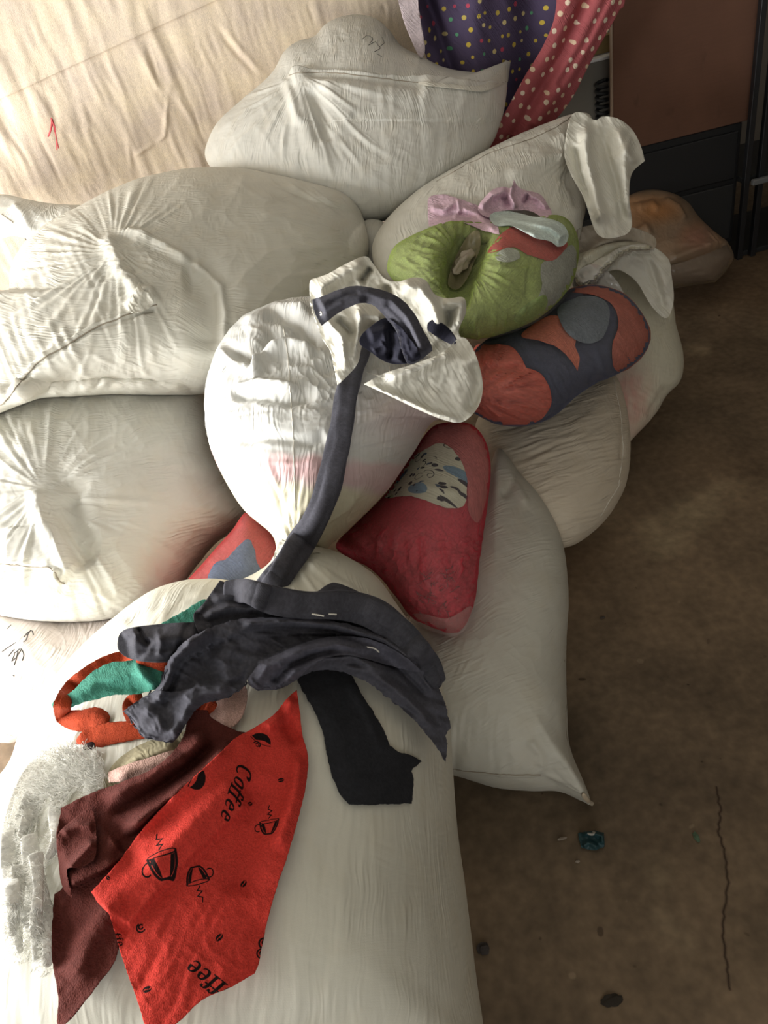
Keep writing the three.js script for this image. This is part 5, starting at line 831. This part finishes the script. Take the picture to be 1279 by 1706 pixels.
// navy garment
{
  const t = thing('navy_garment', 'torn navy jersey garment heaped over the top of the front sack', 'garment');
  part('sleeve', sheet({ pts: [[196, 1066], [203, 1052], [222, 1045], [262, 1040], [312, 1037], [352, 1040], [350, 1080], [312, 1098], [262, 1104], [218, 1098], [198, 1084]], step: 3, lift: 0.020, thick: 0.004, cap: frontCap, relief: sum(ridge([210, 1070, 260, 1064, 340, 1062], 17.6, 0.0341), ridge([228, 1046, 240, 1066, 250, 1074], 4.8, -0.0217), ridge([205, 1060, 222, 1052, 232, 1060], 5.6, 0.0217), ridge([260, 1045, 268, 1070, 264, 1095], 5.6, 0.0109), ridge([215, 1092, 260, 1090, 310, 1084], 6.4, 0.0124)) }), navy, t);
  part('upper_panel', sheet({ pts: [[366, 967, 1], [388, 972], [430, 969], [474, 983], [518, 989], [545, 974], [560, 971], [590, 982], [622, 1000], [672, 1028], [700, 1066], [734, 1118], [732, 1146], [705, 1135], [640, 1080], [560, 1060], [480, 1060], [400, 1070], [345, 1070], [322, 1028], [340, 1004]], step: 3, lift: 0.014, thick: 0.004, cap: frontCap,
    relief: sum(ridge([400, 972, 470, 996, 540, 1004, 600, 1010, 660, 1040, 710, 1100], 16.0, 0.0434, 0.05), ridge([330, 1030, 380, 1012, 440, 1014, 470, 1010], 7.2, 0.0186), ridge([424, 1012, 432, 998, 440, 988], 4.0, 0.0217), ridge([440, 1012, 500, 1020, 560, 1014], 7.2, -0.0186), ridge([520, 992, 560, 1000, 620, 1018], 5.6, -0.0124), ridge([350, 1000, 400, 990, 440, 986], 6.4, 0.0124), ridge([690, 1070, 715, 1110, 730, 1140], 6.4, 0.0155), streak(15, 18, 130, 0.010, 351), crumple(34, 0.006, 352)) }), navy, t);
  part('lower_panel', sheet({ pts: [[350, 1046, 1], [376, 1036], [410, 1030], [450, 1028], [500, 1030], [560, 1036], [615, 1050], [662, 1076], [700, 1108], [728, 1140], [737, 1160], [748, 1196], [751, 1214, 1], [742, 1226], [745, 1248], [741, 1270, 1], [730, 1250], [712, 1226], [686, 1196], [650, 1166], [616, 1140], [575, 1120], [530, 1116], [498, 1128], [464, 1146], [444, 1148], [430, 1150, 1], [416, 1142], [411, 1131, 1], [405, 1144], [378, 1163], [344, 1170], [322, 1186], [300, 1222], [288, 1236], [264, 1234], [236, 1226], [226, 1208], [208, 1184, 1], [232, 1166], [262, 1146], [272, 1118], [288, 1090], [312, 1066]], step: 3, lift: 0.014, thick: 0.004, rag: 2.2, cap: frontCap,
    relief: sum(
      ridge([352, 1048, 318, 1070, 292, 1100, 278, 1136, 262, 1170], 7.2, 0.0248, 0.05), ridge([400, 1040, 480, 1034, 560, 1042, 640, 1066, 700, 1110], 7.2, 0.0279, 0.05), ridge([380, 1060, 460, 1050, 540, 1052, 620, 1070], 5.6, -0.0155),
      lip([608, 1076, 560, 1066, 500, 1076, 450, 1096, 432, 1104, 428, 1130], 4, 0.0217, 30), ridge([640, 1090, 590, 1074, 540, 1076, 490, 1094, 450, 1120], 6.4, 0.0217), ridge([470, 1144, 490, 1120, 540, 1098, 590, 1094, 660, 1130], 8.0, 0.0248), ridge([452, 1136, 480, 1108, 530, 1088], 4.8, -0.0186), ridge([560, 1108, 620, 1120, 680, 1166, 730, 1220], 7.2, 0.0155), ridge([600, 1090, 660, 1110, 716, 1168], 4.8, -0.0124), ridge([640, 1076, 690, 1110, 728, 1160], 5.6, 0.0155),
      ridge([392, 1066, 370, 1100, 390, 1140], 16.0, 0.0124), ridge([330, 1180, 310, 1160, 330, 1146, 360, 1148, 390, 1146], 8.0, 0.0217), ridge([318, 1176, 300, 1200, 284, 1226], 6.4, 0.0139), ridge([296, 1110, 280, 1160, 246, 1210], 6.4, -0.0124), ridge([240, 1180, 256, 1200, 262, 1224], 6.4, 0.0124), ridge([415, 1126, 424, 1140, 432, 1146], 4.8, 0.0186), streak(22, 16, 130, 0.010, 353), streak(120, 12, 70, 0.006, 355, (x) => 1 - sm(380, 440, x)), crumple(30, 0.006, 354)) }), navyBright, t);
  part('rolled_edge', strip({ pts: [[372, 982, 26, 0.004], [410, 984, 38, 0.008], [450, 996, 46, 0.010], [510, 1006, 44, 0.010], [575, 1006, 46, 0.010], [630, 1024, 48, 0.008], [678, 1062, 46, 0.006], [710, 1104, 40, 0.005], [730, 1142, 26, 0.003]], flat: 0.42, lobes: 0.13, twist: 4, seg: 140, sides: 28 }), navy, t);
  part('folded_flap', sheet({ pts: [[412, 1132, 1], [432, 1106], [462, 1090], [510, 1070], [560, 1060], [620, 1066], [672, 1092], [700, 1120], [640, 1106], [585, 1092], [545, 1096], [515, 1112], [496, 1132, 1], [470, 1146], [436, 1151, 1], [418, 1144]], step: 2.5, lift: 0.009, thick: 0.004, rag: 0.9, relief: sum(ridge([425, 1140, 445, 1110, 500, 1084, 560, 1072, 640, 1088], 6, 0.012), ridge([450, 1144, 470, 1116, 520, 1094, 570, 1082], 5, -0.010), ridge([475, 1142, 492, 1118, 530, 1100, 600, 1088], 5, 0.010), streak(25, 12, 90, 0.006, 356)) }), knit(lin(0.115, 0.113, 0.142)), t);
  part('turned_hem', sheet({ pts: [[207, 1183, 1], [236, 1166], [264, 1150], [290, 1152], [330, 1144], [368, 1143], [396, 1148], [372, 1164], [344, 1171], [322, 1187], [302, 1220], [286, 1238, 1], [262, 1234], [238, 1227, 1], [226, 1208]], step: 2.5, lift: 0.008, thick: 0.004, rag: 1.6, relief: sum(ridge([300, 1210, 312, 1176, 340, 1156, 385, 1150], 8, 0.010), ridge([240, 1180, 262, 1190, 272, 1222], 6, 0.008), ridge([262, 1160, 285, 1180, 282, 1220], 5, -0.008), crumple(18, 0.004, 357)) }), navyBright, t);
  strokes(t, 'torn_thread', [[520, 1024, 530, 1027, 540, 1026], [548, 1024, 560, 1026], [612, 1079, 622, 1082, 632, 1086]], 0.0012, 3, M.paleThread, 'pale torn threads');
  strokes(t, 'frayed_thread', [[280, 1116, 272, 1128, 278, 1136, 268, 1150], [404, 1128, 410, 1140, 400, 1146], [208, 1186, 222, 1206, 228, 1214], [252, 1152, 246, 1162]], 0.0012, 3, navyBright);
}
// litter on the floor
{
  const lit = (name, label, cat, x, y, r, m, f) => {
    const p = onFloor(x, y), g = new THREE.IcosahedronGeometry(1, 4), q = g.attributes.position, v = new THREE.Vector3();
    for (let k = 0; k < q.count; k++) { v.fromBufferAttribute(q, k); const h = 1 + 0.45 * n2(v.x * 1.6 + x, v.y * 1.6 + v.z * 1.3 + y, 361) + 0.2 * n2(v.x * 4 + v.z * 3, v.y * 4 + x, 362); v.multiplyScalar(h); q.setXYZ(k, p.x + v.x * r[0], Math.max(0.0015, p.y + (v.y + 0.7) * r[1]), p.z + v.z * r[2]); }
    g.computeVertexNormals(); single(name, g, m, label, cat);
  };
  const p = onFloor(984, 1404), tp = thing('teal_scrap', 'crumpled teal plastic scrap on the floor below the pointed sack corner', 'scrap');
  const tm = phy({ color: lin(0.018, 0.055, 0.062), roughness: 0.5, side: THREE.DoubleSide });
  part('ring', sheet({ pts: [[962, 1388, 1], [975, 1385], [990, 1384], [1006, 1387, 1], [1007, 1410, 1], [996, 1415], [985, 1416], [968, 1412, 1]], step: 2, lift: 0.008, thick: 0.006, relief: sum(ridge([968, 1390, 985, 1388, 1002, 1392, 1004, 1408], 4, 0.018), ridge([970, 1410, 980, 1404, 998, 1412], 4, 0.014), ridge([980, 1396, 992, 1400], 4, -0.006), crumple(8, 0.006, 363)), rag: 1 }), tm, tp);
  part('torn_paper', sheet({ pts: [[978, 1387, 1], [986, 1384, 1], [992, 1386, 1], [988, 1392], [980, 1391]], step: 2, lift: 0.006, thick: 0.001 }), std({ color: lin(0.4, 0.37, 0.32), roughness: 0.9 }), tp, 'bit of pale paper'); void p;
  lit('green_scrap', 'small green plastic scrap on the concrete beside the crack', 'scrap', 1160, 1396, [0.005, 0.004, 0.010], std({ color: lin(0.07, 0.12, 0.07), roughness: 0.6 }));
  lit('lint_ball', 'grey ball of lint on the floor beside the lower right of the front sack', 'lint', 806, 1582, [0.012, 0.006, 0.010], fleece(lin(0.15, 0.13, 0.12)));
  lit('lint_ball', 'dark dusty lint on the floor at the bottom edge, left of the crack', 'lint', 1018, 1668, [0.016, 0.003, 0.010], fleece(lin(0.10, 0.085, 0.07)));
  lit('pebble', 'small pale pebble on the floor left of the teal scrap', 'pebble', 936, 1398, [0.008, 0.003, 0.003], std({ color: lin(0.22, 0.18, 0.14), roughness: 0.9 }));
  lit('pebble', 'tiny pale crumb on the floor just below the teal scrap', 'pebble', 962, 1436, [0.004, 0.002, 0.003], std({ color: lin(0.3, 0.25, 0.2), roughness: 0.9 }));
  lit('pebble', 'dark crumb on the floor far right of the long white sack', 'pebble', 1003, 1030, [0.006, 0.003, 0.004], std({ color: lin(0.06, 0.045, 0.035), roughness: 0.9 }));
}

grounded();
renderer.render(scene, camera);
